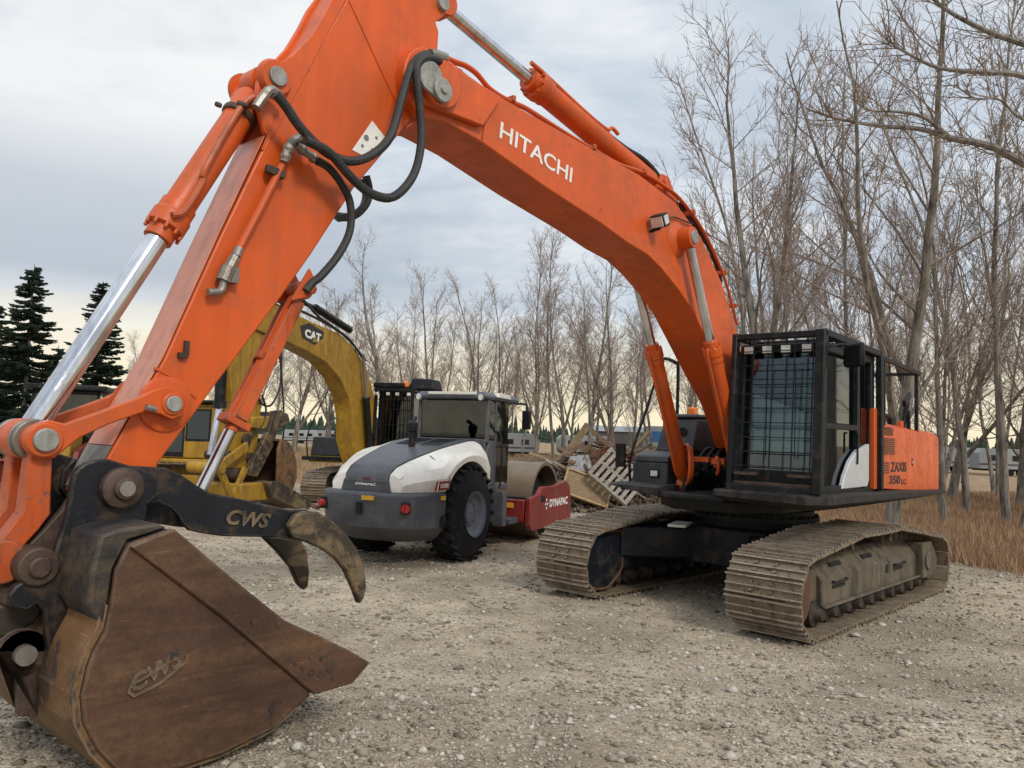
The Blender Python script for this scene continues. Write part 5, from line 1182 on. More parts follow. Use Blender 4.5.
# hood: slate centre, white flanks, sloping down to the rear
def hoodsec(x, zt, wt, ws, zb=1.08):
    return [(x, -ws, zb), (x, -ws-.02, zb+(zt-zb)*.45), (x, -wt-.10, zt-.10), (x, -wt, zt), (x, wt, zt), (x, wt+.10, zt-.10), (x, ws+.02, zb+(zt-zb)*.45), (x, ws, zb)]
H = [(-1.40, 1.22, .44, .58), (-1.38, 1.32, .46, .60), (-1.25, 1.42, .50, .68), (-.98, 1.51, .54, .80), (-.75, 1.57, .60, .86), (-.3, 1.68, .64, .89), (.25, 1.78, .67, .90), (.58, 1.82, .68, .90), (.72, 1.82, .68, .88)]
def nar(h, k): return (h[0]-(.0 if k else 0), h[1]+.012, h[2]-.13, .0)
m = MB()
W = []
for (x, zt, wt, ws) in H:
    arch = 1.08
    dz = x
    if x > -.62: arch = .72+sqrt(max(.0, (.80)**2-(x)**2)) if abs(x) < .8 else 1.1
    arch = max(1.08, min(arch, 1.50)); W.append(hoodsec(x, zt, wt, ws, arch))
# resample the arch finely
def interp(x):
    for a, b in zip(H, H[1:]):
        if a[0] <= x <= b[0]:
            t_ = (x-a[0])/(b[0]-a[0]); return tuple(a[i]+(b[i]-a[i])*t_ for i in range(4))
    return H[-1]
xs = [-1.40, -1.38, -1.33, -1.25, -1.12, -.98, -.9, -.82, -.76, -.74, -.68, -.6, -.5, -.4, -.25, -.1, .05, .2, .35, .5, .6, .70]
rings = []
for x in xs:
    _, zt, wt, ws = interp(x); zb = 1.085 if x < -.75 else .72+sqrt(max(0, .80**2-x*x)) if abs(x) < .79 else 1.085
    zb = max(1.085, min(zb, zt-.15)); ws2 = ws+.07*min(1, max(0, (x+1.2)/.5))
    rings.append([(x, -ws2, zb), (x, -ws2-.01, zb+(zt-zb)*.4), (x, -ws2+.07, zb+(zt-zb)*.72), (x, -wt-.08, zt-.05), (x, -wt+.02, zt), (x, wt-.02, zt), (x, wt+.08, zt-.05), (x, ws2-.07, zb+(zt-zb)*.72), (x, ws2+.01, zb+(zt-zb)*.4), (x, ws2, zb)])
m = MB(); m.loft(rings); HOOD = m.build('hood_flanks', M['white'], RL, sharp=28)
m = MB(); rg = []
for x in [-1.415]+xs[:-1]:
    _, zt, wt, ws = interp(max(x, -1.40)); d = .014; tap = .36+.24*min(1, max(0, (x+1.4)/1.7)); 
    rg.append([(x-.012, -tap, zt-.012), (x-.012, -tap+.02, zt+d), (x-.012, tap-.02, zt+d), (x-.012, tap, zt-.012)])
m.loft(rg); m.loft([[(-1.42, -.42, 1.085), (-1.42, .42, 1.085), (-1.42, .38, 1.235), (-1.42, -.38, 1.235)], [(-1.30, -.42, 1.085), (-1.30, .42, 1.085), (-1.30, .38, 1.30), (-1.30, -.38, 1.30)]])
HC = m.build('hood_centre', M['slate'], RL, sharp=45)
m = MB()
for k in range(10):
    x = -.02+k*.068; _, zt, _, _ = interp(x)
    for s in (-1, 1): m.box((x, s*.22, zt+.016), (.022, .38, .012))
m.build('hood_louvre', M['blackhole'], HC)
m = MB()
for s_ in (-1, 1):
    L_ = []
    for x in xs:
        _, zt, wt, ws = interp(x); tap = .36+.24*min(1, max(0, (x+1.4)/1.7)); L_.append((x, s_*(tap+.004), zt+.004))
    m.tube(L_, .008, 6); m.cut()
m.build_each('hood_seam', M['blackhole'], HC)
m = MB(); q_ = interp(-.62)
m.tube([(-.66, -.60, q_[1]+.0), (-.66, -.80, q_[1]-.14), (-.66, -.945, 1.30), (-.66, -.955, 1.12)], .006, 6); m.build('panel_gap', M['blackhole'], HOOD)
m = MB(); m.tube(smooth([(.98, -1.0, 1.05), (1.0, -1.02, 1.3), (1.0, -1.0, 1.9), (1.0, -.86, 2.0)], 4), .016, 8); m.build('handrail', M['dark'], RL)
for y, z, w_, h_ in ((0, 1.20, .30, .03), ):
    lettering('DYNAPAC', (-1.432, .17, 1.165), (0, -1, 0), (-1, 0, .3), .34, .032, M['white_ink'], HC, bold=.02)
m = MB()
for y in (-.05, 0, .05): m.box((-1.41, y, 1.262), (.03, .02, .03))
m.build('badge', M['red'], HC)
m = MB(); m.lathe((-.20, .0, 1.66), (0, 0, 1), [(0, .10), (.02, .10), (.03, .055), (.28, .055), (.30, .08), (.42, .085), (.44, .065), (.47, .03)], 20); m.tube([(-.2, .0, 2.06), (-.13, .02, 2.14), (-.06, .04, 2.17)], .035, 10); m.build('exhaust_stack', M['dark'], RL)
m = MB(); m.prism([(-1.16, 1.12), (-.72, 1.12), (-.72, 1.25), (-1.10, 1.25)], -.985, -.975); SB = m.build('side_stripe', M['red'], RL)
lettering('CA3500D', (-1.0, -.987, 1.155), (1, 0, 0), (0, -1, 0), .25, .06, M['white_ink'], SB, bold=.02)
for k in range(3):
    m = MB(); m.prism([(-1.15+k*.045, 1.125), (-1.13+k*.045, 1.125), (-1.08+k*.045, 1.245), (-1.10+k*.045, 1.245)], -.988, -.984); m.build('stripe_mark', M['white_ink'] if k % 2 else M['red'], SB)
# cab
m = MB(); m.slab([(.55, -.82), (.55, .82), (1.45, .82), (1.55, .6), (1.55, -.6), (1.45, -.82)], 1.0, 1.10)
m.prism([(.42, 1.1), (.42, 1.45), (.66, 1.84), (.85, 1.84), (.85, 1.1)], -.84, -.78); m.prism([(.42, 1.1), (.42, 1.45), (.66, 1.84), (.85, 1.84), (.85, 1.1)], .78, .84)
m.bx(.55, .62, -.78, .78, 1.1, 1.86)
for y in (-.79, .79):
    m.bar((.60, y, 1.8), (.62, y, 2.52), .07, .07); m.bar((.92, y, 1.1), (.92, y, 2.52), .05, .06); m.bar((1.50, y*.95, 1.1), (1.42, y*.95, 2.52), .05, .06)
RC = m.build('cab', M['slate'], RL, bevel=.012)
m = MB(); m.bx(.60, .61, -.76, .76, 1.88, 2.50); m.build('rear_window', M['glass_dark'], RC)
m = MB(); m.bx(.95, 1.44, -.80, -.79, 1.78, 2.5); m.bx(.66, .9, -.80, -.79, 1.86, 2.5); m.build('side_window', M['glass_dark'], RC)
m = MB(); m.bx(.95, 1.47, -.80, -.79, 1.13, 1.72); m.build('door_window', M['glass_dark'], RC)
m = MB(); m.bx(.66, 1.44, .79, .80, 1.3, 2.5); m.build('side_window', M['glass_dark'], RC)
m = MB(); m.bx(1.46, 1.47, -.72, .72, 1.3, 2.5); m.build('windscreen', M['glass_dark'], RC)
m = MB(); m.bx(.93, 1.47, -.82, -.78, 1.72, 1.78); m.bx(.66, 1.0, -.3, .3, 1.2, 1.6); m.bx(.66, .8, -.28, .28, 1.6, 2.1); m.build('seat', M['dark'], RC, bevel=.03)
m = MB(); m.loft([[(.46, -.84, 2.52), (.46, .84, 2.52), (1.6, .86, 2.50), (1.72, .6, 2.48), (1.72, -.6, 2.48), (1.6, -.86, 2.50)], [(.44, -.86, 2.58), (.44, .86, 2.58), (1.62, .88, 2.56), (1.75, .62, 2.54), (1.75, -.62, 2.54), (1.62, -.88, 2.56)], [(.52, -.74, 2.65), (.52, .74, 2.65), (1.56, .76, 2.63), (1.66, .5, 2.61), (1.66, -.5, 2.61), (1.56, -.76, 2.63)]])
RRF = m.build('roof', M['slate'], RL, bevel=.02)
m = MB(); m.bx(.43, .448, -.62, .50, 2.592, 2.64); m.prism([(.80, 2.57), (.84, 2.645), (1.24, 2.635), (1.28, 2.555)], -.885, -.76); m.build('roof_stripe', M['white'], RRF, bevel=.01)
for y in (-.72, .72):
    m = MB(); m.cyl((.42, y, 2.55), (.50, y, 2.55), .05, 14); m.build('work_lamp', M['lamp'], RRF)
for x, y in ((1.78, -.95), ):
    m = MB(); m.box((x+.4, y, 2.22), (.08, .16, .34)); m.tube(smooth([(1.9, -.84, 2.5), (2.16, -.94, 2.5), (2.18, -.95, 2.38)], 4), .02); m.build('mirror', M['dark'], RL, bevel=.03)
m = MB(); m.cyl((-.0, .95, 0), (0, 1.0, 0), .01, 4)
for q_, sc_ in ((RC, 1.0), (RRF, 1.12)): q_.location = (.26-.05*(sc_ > 1), -.15, 0); q_.scale = (sc_, .82, 1)
# drum frame
DX = 3.14
m = MB(); m.lathe((DX, -.98, .72), (0, 1, 0), [(.4, .66), (0, .66), (.0, .72), (1.96, .72), (1.96, .66), (1.6, .66)], 64, caps=False); DR = m.build('drum', M['drum'], RL)
m = MB(); m.lathe((DX, -.985, .72), (0, 1, 0), [(0, .67), (.0, .66)], 40); 
m.v = []; m.f = []
for s in (-1, 1): m.lathe((DX, s*.66, .72), (0, s, 0), [(0, .655), (.02, .655), (.03, .2), (.12, .2)], 40).cut()
m.build_each('drum_end', M['blackhole'], DR)
fm = MB()
for s in (-1, 1):
    y0, y1 = s*1.08, s*1.18
    fm.prism([(DX-1.22, .36), (DX-1.22, .84), (DX-.80, .88), (DX-.62, 1.02), (DX-.1, 1.0), (DX+.62, 1.08), (DX+.80, 1.0), (DX+.90, .78), (DX+.92, .34), (DX+.8, .26), (DX-1.1, .26)], y0, y1)
fm.bx(DX-1.22, DX-.83, -1.06, 1.06, .42, .80); fm.bx(DX+.83, DX+.90, -1.06, 1.06, .42, .82)
FRM = fm.build('drum_frame', M['red'], RL, bevel=.015)
m = MB(); m.slab([(DX-1.04, -1.05), (DX-1.04, 1.05), (DX-.84, 1.05), (DX-.84, -1.05)], .801, .83); m.build('frame_tread', M['dark'], FRM)
m = MB(); m.bx(DX-.72, DX-.52, -1.184, -1.179, .74, .86); m.build('frame_slot', M['blackhole'], FRM, bevel=.01)
lettering('DYNAPAC', (DX-.28, -1.183, .62), (1, 0, 0), (0, -1, 0), .98, .15, M['white_ink'], FRM, bold=.035)
m = MB()
for k in range(4):
    a = k*pi/2; m.box((DX-.43+.045*cos(a), -1.182, .69+.075*sin(a)), (.035, .004, .05), Matrix.Rotation(.8, 3, 'Y'))
m.build('emblem', M['white_ink'], FRM)
m = MB(); m.box((DX-1.226, -.76, .70), (.012, .20, .09)); m.build('decal', plain('orange_reflector', (.7, .3, .05), .3), FRM)
m = MB(); m.bx(.9, 2.0, -.35, .35, .5, .8); m.bx(1.55, 1.98, -.95, .95, .40, .50); m.bx(1.2, 1.36, -.98, -.7, .4, .98); m.build('articulation', M['slate'], RL, bevel=.01)
# ================================================================== yellow excavator behind the roller
CO = (-3.42, 22.3); CH = R(13.5)
CT = thing('excavator', 'yellow tracked excavator with caged cab standing behind the white and grey roller', 'excavator', (CO[0], CO[1], 0), -pi/2-CH)
def K(px, py, lat): return on_plane(px, py, lat, CO, CH)
def KL(pts, lat): return [K(p[0], p[1], lat) for p in pts]
cp2 = track_path((1.75, .42, .37), (-1.75, .40, .36), ((.7, .86), (-.6, .86)), .03)
for s in (1, -1):
    tt = make_track(s*1.2, False, CT, .35, 'track', path=cp2, delta=0, hi=False, pitch=.21)
    m = MB(); m.bx(-1.5, 1.5, -.22, .26, .25, .72); m.build('track_frame', M['mud'], tt, bevel=.02)
    m = MB(); m.lathe((1.75, -.2, .42), (0, 1, 0), [(0, .1), (.03, .34), (.4, .34), (.43, .1)], 24); m.build('idler', M['mud'], tt)
    m = MB(); m.lathe((-1.75, -.2, .40), (0, 1, 0), [(0, .1), (.03, .33), (.4, .33), (.43, .1)], 24); m.build('sprocket', M['mud'], tt)
m = MB(); m.bx(-.9, .9, -.95, .95, .4, .8); m.cyl((0, 0, .8), (0, 0, 1.05), .65, 24); m.build('centre_frame', M['mud'], CT)
m = MB(); m.slab([(1.55, -1.66), (1.55, 1.3), (-2.2, 1.3), (-2.7, .7), (-2.7, -.7), (-2.2, -1.35)], 1.05, 1.22); m.build('deck', M['yellow'], CT, bevel=.02)
m = MB(); m.loft([[(1.55, -1.62, 1.22), (1.55, -.65, 1.22), (-.2, -.65, 1.22), (-.2, -1.62, 1.22)], [(1.50, -1.58, 1.72), (1.50, -.67, 1.72), (-.2, -.67, 1.72), (-.2, -1.58, 1.72)]]); m.build('tool_box', M['greybox'], CT, bevel=.03)
m = MB(); m.loft([[(1.05, -1.25, 1.72), (1.05, -.45, 1.72), (-.6, -.45, 1.72), (-.6, -1.4, 1.72)], [(.85, -1.15, 2.30), (.85, -.47, 2.30), (-.6, -.47, 2.30), (-.6, -1.2, 2.30)]]); m.build('fuel_tank', M['greybox'], CT, bevel=.03)
m = MB(); m.box((1.0, -.92, 1.98), (.05, .34, .06)); m.build('decal', M['yellow'], CT)
m = MB(); m.loft([[(-.7, -1.3, 1.22), (-.7, 1.28, 1.22), (-2.3, 1.28, 1.22), (-2.75, .6, 1.22), (-2.75, -.6, 1.22), (-2.3, -1.3, 1.22)], [(-.7, -1.25, 2.1), (-.7, 1.2, 2.1), (-2.3, 1.2, 2.05), (-2.65, .6, 2.05), (-2.65, -.6, 2.05), (-2.3, -1.25, 2.05)]]); m.bx(-.3, -.6, -1.0, -.7, 2.1, 2.6); m.build('engine_cover', M['yellow'], CT, bevel=.04)
m = MB(); m.tube(smooth([(1.62, -1.66, 1.2), (1.62, -1.66, 1.85), (.9, -1.5, 3.0), (.7, -1.45, 3.2)], 5), .02, 6); m.tube([(1.62, -.45, 1.7), (1.62, -.45, 1.2)], .02, 6); m.build('handrail', M['dark'], CT)
m = MB(); m.slab([(1.8, -1.72), (1.62, -.40), (1.5, -.4), (1.5, -1.72)], 1.10, 1.20); m.build('step', M['dark'], CT)
def far_cab(parent, x0, x1, y0, y1, z0, z1, mat, guard=True, gl='glass_dark'):
    m = MB(); m.bx(x0, x1, y0, y1, z0, z0+.12); m.slab([(x0, y0), (x0, y1), (x1, y1), (x1, y0)], z1-.1, z1)
    for x in (x0+.04, (x0+x1)/2, x1-.04):
        for y in (y0+.04, y1-.04): m.bx(x-.04, x+.04, y-.04, y+.04, z0, z1)
    c = m.build('cab', mat, parent, bevel=.015)
    m = MB(); m.bx(x1-.035, x1-.025, y0+.08, y1-.08, z0+.12, z1-.1); m.build('windscreen', M[gl], c)
    for y in (y0+.03, y1-.03): m = MB(); m.bx(x0+.08, x1-.08, y-.005, y+.005, z0+.12, z1-.1); m.build('side_window', M[gl], c)
    m = MB(); m.bx(x0+.025, x0+.035, y0+.08, y1-.08, z0+.5, z1-.1); m.build('rear_window', M[gl], c)
    m = MB(); m.bx(x0+.3, x0+.85, y0+.28, y1-.28, z0+.1, z0+.5); m.bx(x0+.25, x0+.4, y0+.28, y1-.28, z0+.5, z0+1.1); m.build('seat', M['dark'], c, bevel=.04)
    return c
cc_ = far_cab(CT, -.1, 1.5, .28, 1.24, 1.25, 3.0, M['dark'])
m = MB()
for y in (.26, 1.28): m.bar((1.72, y, 1.3), (1.66, y, 3.02), .07)
m.bar((1.66, .22, 3.02), (1.66, 1.32, 3.02), .09); m.bar((1.72, .22, 1.32), (1.72, 1.32, 1.32), .08)
for y in (.26, 1.28): m.bar((1.66, y, 3.04), (-.1, y, 3.04), .07)
m.build('cab_guard', M['dark'], CT)
m = MB()
for k in range(9): y = .36+k*.105; m.bar((1.73, y, 1.35), (1.67, y, 2.98), .016)
for z in (1.7, 2.1, 2.5, 2.75): m.bar((1.71, .28, z), (1.71, 1.26, z), .016)
m.build('screen_bars', M['dark'], CT)
m = MB(); m.slab([(1.70, .18), (1.70, 1.0), (.1, 1.0), (.1, .18)], 3.08, 3.20); m.build('roof_guard', M['dark'], CT, bevel=.02)
m = MB(); m.loft([[(1.4, 1.05, 3.05), (1.4, 1.75, 3.05), (.6, 1.75, 3.05), (.6, 1.05, 3.05)], [(1.3, 1.10, 3.36), (1.3, 1.68, 3.34), (.7, 1.68, 3.34), (.7, 1.10, 3.36)]]); m.build('roof_box', M['dark'], CT, bevel=.04)
m = MB(); m.lathe((1.45, 1.0, 3.1), (0, 0, 1), [(0, .07), (.03, .09), (.12, .08), (.16, .03)], 16); m.build('beacon', M['beacon'], CT)
for y in (.30, .62, .88, 1.2):
    m = MB(); m.box((1.74, y, 2.90), (.06, .09, .08)); m.build('work_lamp', M['lamp'], CT, bevel=.01)
# boom and arm traced in the machine's own plane
cl_ = .22
b_px = [(272, 300), (292, 312), (312, 322), (340, 334), (356, 350), (368, 372), (375, 400), (377, 440), (374, 470), (360, 470), (352, 440), (352, 415), (349, 398), (340, 378), (326, 362), (305, 350), (285, 341), (262, 332), (240, 322), (232, 300), (245, 288)]
m = MB(); m.prism(KL(b_px, cl_), -cl_, cl_); CB = m.build('boom', M['yellow'], CT, bevel=.015)
s_px = [(243, 286), (262, 292), (277, 312), (266, 345), (262, 380), (260, 420), (256, 460), (246, 478), (236, 476), (234, 440), (232, 400), (230, 370), (228, 330), (233, 300)]
m = MB(); m.prism(KL(s_px, .17), -.17, .17); m.build('arm', M['yellow'], CT, bevel=.012)
lg = KL([(300, 326), (309, 323), (324, 332), (323, 338), (315, 345), (302, 338)], cl_)
m = MB(); m.prism([(a, b) for a, b in lg], cl_, cl_+.004); LG = m.build('logo_plate', M['black_ink'], CB)
a = K(304.5, 337.0, cl_); b2 = K(320.5, 342.5, cl_); d = Vector((b2[0]-a[0], 0, b2[1]-a[1]))
lettering('CAT', (a[0]-.0, cl_+.005, a[1]+.0), d, (0, 1, 0), d.length, .19, M['white_ink'], LG, bold=.05)
m = MB(); q1, q2, q3 = K(312, 341.5, cl_), K(315.5, 335.5, cl_), K(318, 342.6, cl_); m.prism([q1, q2, q3], cl_+.0055, cl_+.0075); m.build('logo_wedge', M['yellow'], LG)
for s in (1, -1):
    p1, p0 = K(358, 354, cl_), K(365, 455, cl_)
    A, Zv = Vector((p0[0], s*.36, p0[1])), Vector((p1[0], s*.36, p1[1])); G = A.lerp(Zv, .55)
    m = MB(); m.cyl(A, G, .085, 16); m.cyl(G, G.lerp(Zv, .06), .10, 16); b = m.build('boom_cylinder', M['dark'], CT); m = MB(); m.cyl(G, Zv, .045, 14); m.build('rod', M['steel'], b)
p1, p0 = K(224, 340, .05), K(222, 412, .05)
A, Zv = Vector((p1[0], .02, p1[1])), Vector((p0[0], .02, p0[1])); g_ = K(221, 408, .05); e_ = K(212, 455, .05)
m = MB(); m.cyl((p1[0], .02, p1[1]), (g_[0], .02, g_[1]), .10, 16); m.cyl((g_[0], .02, g_[1]+.12), (g_[0], .02, g_[1]), .12, 16); b = m.build('bucket_cylinder', M['dark'], CT); m = MB(); m.cyl((g_[0], .02, g_[1]), (e_[0]+.0, .02, e_[1]), .06, 14); m.build('rod', M['chrome'], b)
m = MB()
for lat, pp in ((.26, [(262, 294), (285, 306), (300, 300), (318, 318), (335, 330), (350, 342), (364, 362)]), (.0, [(262, 296), (290, 308), (320, 322), (345, 338), (366, 362)])):
    m.tube(smooth([(K(*q, lat)[0], lat, K(*q, lat)[1]+.04) for q in pp], 5), .03, 6)
m.tube(smooth([(K(*q, .2)[0], .2, K(*q, .2)[1]) for q in [(278, 348), (281, 370), (279, 390), (271, 405), (262, 404), (257, 395)]], 6), .022, 6)
m.tube(smooth([(K(*q, .1)[0], .1, K(*q, .1)[1]) for q in [(281, 350), (282, 380), (284, 420), (283, 440)]], 6), .02, 6)
m.build('hose', M['hose'], CB)
m = MB(); A = K(262, 286, 0); Zv = K(350, 322, 0); G = ((A[0]*.45+Zv[0]*.55), (A[1]*.45+Zv[1]*.55)); m.cyl((A[0], 0, A[1]), (G[0], 0, G[1]), .05, 12); m.cyl((G[0], 0, G[1]), (Zv[0], 0, Zv[1]-.2), .09, 12); m.build('arm_cylinder', M['dark'], CT)
# its bucket with thumb and links
def pr(mb, pts, lat, y0, y1): return mb.prism(KL(pts, lat), y0, y1)
m = MB(); pr(m, [(278, 449), (281, 440), (288, 442), (293, 450), (296, 462), (296, 478), (291, 494), (285, 491), (277, 483)], .5, .46, .52); KB = m.build('bucket', M['buckettan'], CT, bevel=.01)
m = MB(); pr(m, [(258, 450), (281, 440), (288, 442), (296, 462), (296, 478), (289, 495), (262, 486)], .5, -.52, -.46); m.build('far_cheek', M['rust'], KB)  # far cheek and shell darkened: the mouth's shade is in their colour
m = MB(); m.ribbon(KL([(279, 441), (288, 442), (293, 450), (296, 462), (296, 478), (291, 494)], .5)[::-1], -.46, .46, .04); m.build('bucket_shell', M['rust'], KB)
m = MB(); pr(m, [(266, 482), (276, 481), (308, 499), (309, 507), (296, 509), (270, 497)], .5, -.55, .55); m.build('cutting_lip', M['dirtysteel'], KB, bevel=.01)
m = MB()
for k in range(5):
    y = -.48+k*.24; a, b2 = K(304, 503, .4), K(315, 508, .4); m.bar((a[0], y, a[1]), (b2[0], y, b2[1]), .08, .07)
m.build_each('tooth', M['dirtysteel'], KB)
m = MB()
for s_ in (.30, -.30): pr(m, [(272, 411), (279, 410), (286, 414), (288, 421), (282, 425), (276, 428), (271, 446), (263, 462), (255, 477), (248, 475), (250, 462), (258, 448), (266, 432), (270, 420)], .3, s_-.05, s_+.05)
m.cyl((K(280, 417, .3)[0], -.35, K(280, 417, .3)[1]), (K(280, 417, .3)[0], .37, K(280, 417, .3)[1]), .10, 16); m.build('thumb', M['dirtysteel'], CT, bevel=.01)
m = MB(); pr(m, [(240, 484), (267, 482), (269, 500), (240, 502)], .4, -.4, .42); m.build('coupler', M['yellow'], CT, bevel=.03)
m = MB(); pr(m, [(252, 417), (270, 416), (272, 426), (262, 430), (252, 428)], .25, -.25, .27); m.build('arm_head', M['yellow'], CT, bevel=.03)
m = MB()
def lk_(p, q, lat, w_, h_):
    a, b2 = K(*p, lat), K(*q, lat); m.bar((a[0], lat, a[1]), (b2[0], lat, b2[1]), w_, h_)
for lat in (.3, -.2): lk_((218, 468), (247, 446), lat, .07, .17); lk_((220, 470), (231, 497), lat, .07, .13); lk_((245, 468), (233, 497), lat, .07, .12)
a = K(219, 468, .3); m.cyl((a[0], -.3, a[1]), (a[0], .38, a[1]), .10, 16); m.build('bucket_link', M['yellow'], CT, bevel=.01)
m = MB()
for q, r_ in (((246, 440), .13), ((250, 458), .10), ((238, 474), .12), ((228, 455), .08)): a = K(*q, .2); m.cyl((a[0], -.25, a[1]), (a[0], .24, a[1]), r_, 14)
m.build_each('link_pin', M['brownboss'], CT)
m = MB()
for lat in (.26, -.1, .1): m.tube(smooth([(K(*q, lat)[0], lat, K(*q, lat)[1]) for q in [(262, 395), (266, 410), (262, 425), (252, 436), (248, 450)]], 5), .022, 6)
m.build_each('hose', M['hose'], CT)

# ================================================================== yellow crawler dozer, mostly behind the orange arm
dp = at_depth(178, 480, 21.5)
DZ = thing('bulldozer', 'yellow crawler dozer with dark cab windows, half hidden behind the orange arm', 'bulldozer', (-8.9, 21.8, 0), R(180))
pth = track_path((1.3, .42, .36), (-1.3, .46, .42), ((.4, .90), (-.4, .92)), .03)
for s in (1, -1):
    tt = make_track(s*.98, False, DZ, .28, path=pth, delta=0, hi=False, pitch=.2)
    m = MB(); m.bx(-1.1, 1.1, -.12, .2, .2, .62); m.build('track_frame', M['yellow'], tt, bevel=.02)
    m = MB(); m.lathe((1.3, -.2, .42), (0, 1, 0), [(0, .1), (.03, .32), (.4, .32), (.43, .1)], 24); m.build('idler', M['mud'], tt)
    m = MB(); m.lathe((-1.3, -.2, .46), (0, 1, 0), [(0, .1), (.03, .37), (.4, .37), (.43, .1)], 24); m.build('sprocket', M['mud'], tt)
m = MB(); m.loft([[(.65, -.55, .6), (.65, .55, .6), (2.2, .5, .6), (2.2, -.5, .6)], [(.65, -.5, 1.55), (.65, .5, 1.55), (2.2, .42, 1.38), (2.2, -.42, 1.38)]]); m.build('hood', M['yellow'], DZ, bevel=.04)
m = MB(); m.bx(-1.5, .7, -.8, .8, .55, 1.03); m.bx(-1.25, .9, .75, 1.2, .93, 1.03); m.bx(-1.25, .9, -1.2, -.75, .93, 1.03); m.build('body', M['yellow'], DZ, bevel=.03)
m = MB(); m.loft([[(-1.12, -.72, 1.04), (.62, -.72, 1.04), (.62, .86, 1.04), (-1.12, .86, 1.04)], [(-1.05, -.66, 2.5), (.45, -.66, 2.5), (.45, .80, 2.5), (-1.05, .80, 2.5)]]); DC = m.build('cab', M['yellow'], DZ, bevel=.04)
def tilt_pane(x0, x1, z0, z1, mat, d, name):
    yy = lambda z: .86-.06*(z-1.04)/1.46+d
    m = MB(); m.add([(x0, yy(z0), z0), (x1, yy(z0), z0), (x1, yy(z1), z1), (x0, yy(z1), z1), (x0, yy(z0)-.02, z0), (x1, yy(z0)-.02, z0), (x1, yy(z1)-.02, z1), (x0, yy(z1)-.02, z1)], [(0, 1, 2, 3), (7, 6, 5, 4), (0, 4, 5, 1), (1, 5, 6, 2), (2, 6, 7, 3), (3, 7, 4, 0)]); return m.build(name, mat, DC)
tilt_pane(-.92, -.26, 1.50, 2.36, M['dark'], .008, 'window_frame'); tilt_pane(-.87, -.31, 1.56, 2.31, M['win'], .014, 'side_window')
tilt_pane(-.24, .50, 1.08, 2.36, M['dark'], .008, 'door'); tilt_pane(-.19, .44, 1.20, 2.30, M['win'], .014, 'door_window')
m = MB(); m.slab([(.6, -.85), (.6, .98), (-1.25, .98), (-1.25, -.85)], 2.52, 2.60); m.build('roof', M['dark'], DZ, bevel=.02)
m = MB(); m.ribbon([(2.95, .1), (2.82, .4), (2.8, .8), (2.95, 1.1)], -1.5, 1.5, .05); m.build('blade', M['yellow'], DZ)
m = MB()
for s in (1, -1): m.bar((-.2, s*1.3, .45), (2.85, s*1.3, .35), .12, .16).cut()
m.build_each('push_arm', M['yellow'], DZ)
m = MB(); m.cyl((1.5, .2, 1.4), (1.5, .2, 2.1), .05, 12); m.build('exhaust_stack', M['dark'], DZ)

# ================================================================== backhoe loader at the far left
LD = thing('backhoe_loader', 'yellow wheeled loader at the left edge with black roofed glass cab and amber beacon', 'loader', (-11.6, 20.6, 0), R(-70))
def small_wheel(parent, x, y, r, w, side):
    m = MB(); m.lathe((x, y-w/2, r), (0, 1, 0), [(0, r*.5), (.02, r*.6), (.03, r*.88), (.08, r*.98), (w-.08, r*.98), (w-.03, r*.88), (w-.02, r*.6), (w, r*.5)], 28, caps=False)
    for k in range(18):
        a = 2*pi*k/18; m.box((x+cos(a)*r*.98, y, r+sin(a)*r*.98), (.05, w*.9, .06), Matrix.Rotation(-a, 3, 'Y'))
    t_ = m.build('tyre', M['rubber'], parent)
    m = MB(); m.lathe((x, y+side*(w/2+.005), r), (0, -side, 0), [(0, r*.55), (.05, r*.5), (.08, r*.3), (.04, .1), (.04, .01)], 24, caps=False); m.build('rim', M['yellow'], t_)
for s in (1, -1): small_wheel(LD, -.9, s*.85, .72, .45, s); small_wheel(LD, 1.35, s*.85, .5, .36, s)
m = MB(); m.bx(-1.3, 1.5, -.5, .5, .5, 1.1); m.loft([[(.4, -.45, 1.1), (.4, .45, 1.1), (1.9, .42, .9), (1.9, -.42, .9)], [(.4, -.45, 1.6), (.4, .45, 1.6), (1.85, .4, 1.45), (1.85, -.4, 1.45)]]); m.build('body', M['yellow'], LD, bevel=.03)
m = MB()
for s in (1, -1): m.prism([(-1.6, 1.35), (-1.4, 1.52), (-.4, 1.52), (-.15, 1.3), (-.15, 1.2), (-.4, 1.42), (-1.4, 1.42), (-1.55, 1.28)], s*.62, s*1.08)
m.build('fender', M['white'], LD)
far_cab(LD, -1.25, .35, -.78, .78, 1.15, 2.72, M['dark'], gl='glass'); m = MB(); m.slab([(.55, -.95), (.55, .95), (-1.45, .95), (-1.45, -.95)], 2.725, 2.86); m.build('roof', M['dark'], LD, bevel=.03)
m = MB(); m.cyl((-.9, -.6, 2.86), (-.9, -.6, 2.95), .03, 8); m.lathe((-.9, -.6, 2.95), (0, 0, 1), [(0, .06), (.02, .09), (.12, .08), (.17, .02)], 14); m.build('beacon', M['beacon'], LD)
m = MB()
for s in (1, -1): m.bar((.3, s*.55, 1.3), (1.8, s*.55, 1.15), .1, .16); m.bar((1.8, s*.55, 1.15), (2.5, s*.55, .4), .1, .16)
m.build('loader_arm', M['red'], LD)
m = MB(); m.ribbon([(3.1, .06), (2.5, .08), (2.4, .5), (2.55, .9), (2.9, 1.0)], -1.1, 1.1, .04); m.build('front_bucket', M['red'], LD)
